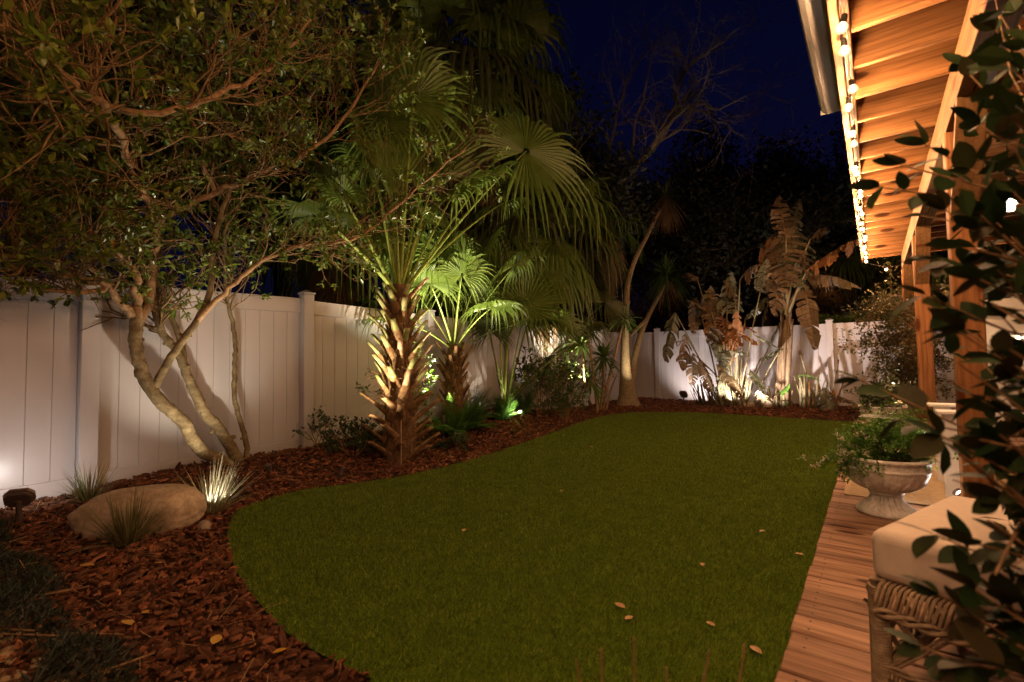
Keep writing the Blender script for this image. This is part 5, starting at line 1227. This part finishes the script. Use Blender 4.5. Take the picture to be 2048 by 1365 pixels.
# ------------------------------------------------------------------ juniper, path, fallen leaves
def juniper():
    t = thing('juniper', 'low dark juniper mat in the near left corner', 'shrub', (-3.2, .25, 0)); k = 34000
    P = np.c_[rng.uniform(-2.3, 1.3, k), rng.uniform(-.8, .34, k)]; wx, wy = P[:, 0]-3.2, P[:, 1]+.25
    edge = .56+.05*np.sin(wx*5)+.03*np.sin(wx*13); low = np.interp(wx, [-3.4, -2.75, -2.35, -2.1], [-1, .36, .40, .2]); ok = (wy < edge) & (wy > low); P = P[ok]; wx = wx[ok]; wy = wy[ok]; edge = edge[ok]; low = low[ok]; k = len(P)
    hgt = .13*np.sqrt(np.clip((edge-wy)/.22, 0, 1))*np.sqrt(np.clip((wy-low)/.06, 0, 1)); z = hgt*rng.random(k)**.5*(.8+.4*np.sin(wx*9)*np.sin(wy*11))
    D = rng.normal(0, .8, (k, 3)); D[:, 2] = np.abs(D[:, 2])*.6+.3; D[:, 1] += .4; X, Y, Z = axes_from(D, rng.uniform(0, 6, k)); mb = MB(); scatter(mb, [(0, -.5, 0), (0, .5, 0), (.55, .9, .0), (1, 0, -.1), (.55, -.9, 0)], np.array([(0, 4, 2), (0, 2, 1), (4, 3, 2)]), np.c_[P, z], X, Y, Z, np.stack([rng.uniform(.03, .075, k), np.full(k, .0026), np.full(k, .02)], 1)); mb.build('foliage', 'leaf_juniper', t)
    mb = MB()
    for i in range(60): x = U(-2, 1.2); y = U(-.5, .2); tube(mb, [(x, y, .0), (x+U(-.1, .1), y+.08, .04), (x+U(-.2, .2), y+.2, .06)], .004, 4)
    mb.build('stems', 'bark_branch', t).__setitem__('kind', 'stuff')
juniper()
def path():
    t = bpy.data.objects.new('path', None); COL.objects.link(t); t.location = (-2.6, .1, 0); tag(t, 'pale rounded pebbles in the bottom left corner', 'path', kind='structure'); ms = []
    import bmesh
    for j in range(3):
        bm = bmesh.new(); bmesh.ops.create_icosphere(bm, subdivisions=2, radius=1)
        for v in bm.verts: q = v.co.copy(); v.co = Vector((q.x*.5, q.y*.38, q.z*.26))*(1+.2*mnoise.noise(q*1.3+Vector((j*3, 0, 0))))
        me = bpy.data.meshes.new('pebble'); bm.to_mesh(me); bm.free(); me.materials.append(MATS['path_stone'])
        for f in me.polygons: f.use_smooth = True
        ms.append(me)
    for i in range(170): o = link('pebble', ms[i % 3], t, (U(-.55, .5), U(-.1, .32), U(.0, .012)), U(0, 6), U(.035, .075))
path()
LEAF = MB(); _T = np.linspace(0, 1, 6); _w = .28*np.sin(_T**.9*PI)**.8+.003
LEAF.add(np.concatenate([np.stack([_T, -_w, .35*_w+.16*(_T-.5)**2], 1), np.stack([_T, 0*_w, .16*(_T-.5)**2+.01], 1), np.stack([_T, _w, .35*_w+.16*(_T-.5)**2], 1)]), np.concatenate([np.stack([np.arange(5), np.arange(5)+1, 7+np.arange(5), 6+np.arange(5)], 1), np.stack([6+np.arange(5), 7+np.arange(5), 13+np.arange(5), 12+np.arange(5)], 1)]))
LM_T = LEAF.mesh('fallen_leaf', 'leaf_tan', True); LM_Y = LEAF.mesh('fallen_leaf', 'leaf_yellow', True)
for px, py, s, lb in [(1250, 1214, .060, 'curled tan leaf on the lawn, upper of the close pair'), (1250, 1236, .045, 'small tan leaf on the lawn, lower of the close pair'), (1412, 1240, .042, 'round tan leaf alone on the near lawn'), (1500, 1288, .055, 'slim tan leaf on the lawn near the deck corner'), (1520, 1062, .05, 'pale leaf on the lawn in front of the urn'), (1120, 982, .05, 'pale leaf in the middle of the lawn'), (1405, 1130, .045, 'pale leaf on the lawn right of centre'), (1590, 1105, .045, 'pale leaf close to the deck edge'), (1185, 894, .07, 'tiny pale leaf on the far lawn'), (930, 1056, .05, 'tiny pale leaf on the left half of the lawn'), (1130, 870, .06, 'faint pale leaf near the far mulch edge')]:
    c = GP(px, py, .03); o = link('fallen_leaf', LM_T, None, (c[0], c[1], .022), U(0, 6), s); tag(o, lb, 'leaf', 'fallen leaves')
for px, py, s, lb in [(160, 1133, .085, 'long yellow leaf on the mulch in front of the boulder'), (308, 1128, .05, 'small yellow leaf on the mulch below the front tuft'), (262, 1254, .075, 'yellow leaf on the mulch near the bottom left'), (425, 1293, .07, 'flat yellow leaf on the mulch left of the lawn tip'), (545, 1310, .05, 'round yellow leaf on the mulch beside the lawn tip'), (240, 1342, .055, 'yellow leaf at the bottom edge beside the juniper'), (285, 1225, .045, 'tiny yellow leaf in the dark mulch')]:
    c = GP(px, py, .03); o = link('fallen_leaf', LM_Y, None, (c[0], c[1], .034), U(0, 6), s); o.rotation_euler[0] = U(-.3, .3); tag(o, lb, 'leaf', 'fallen leaves')
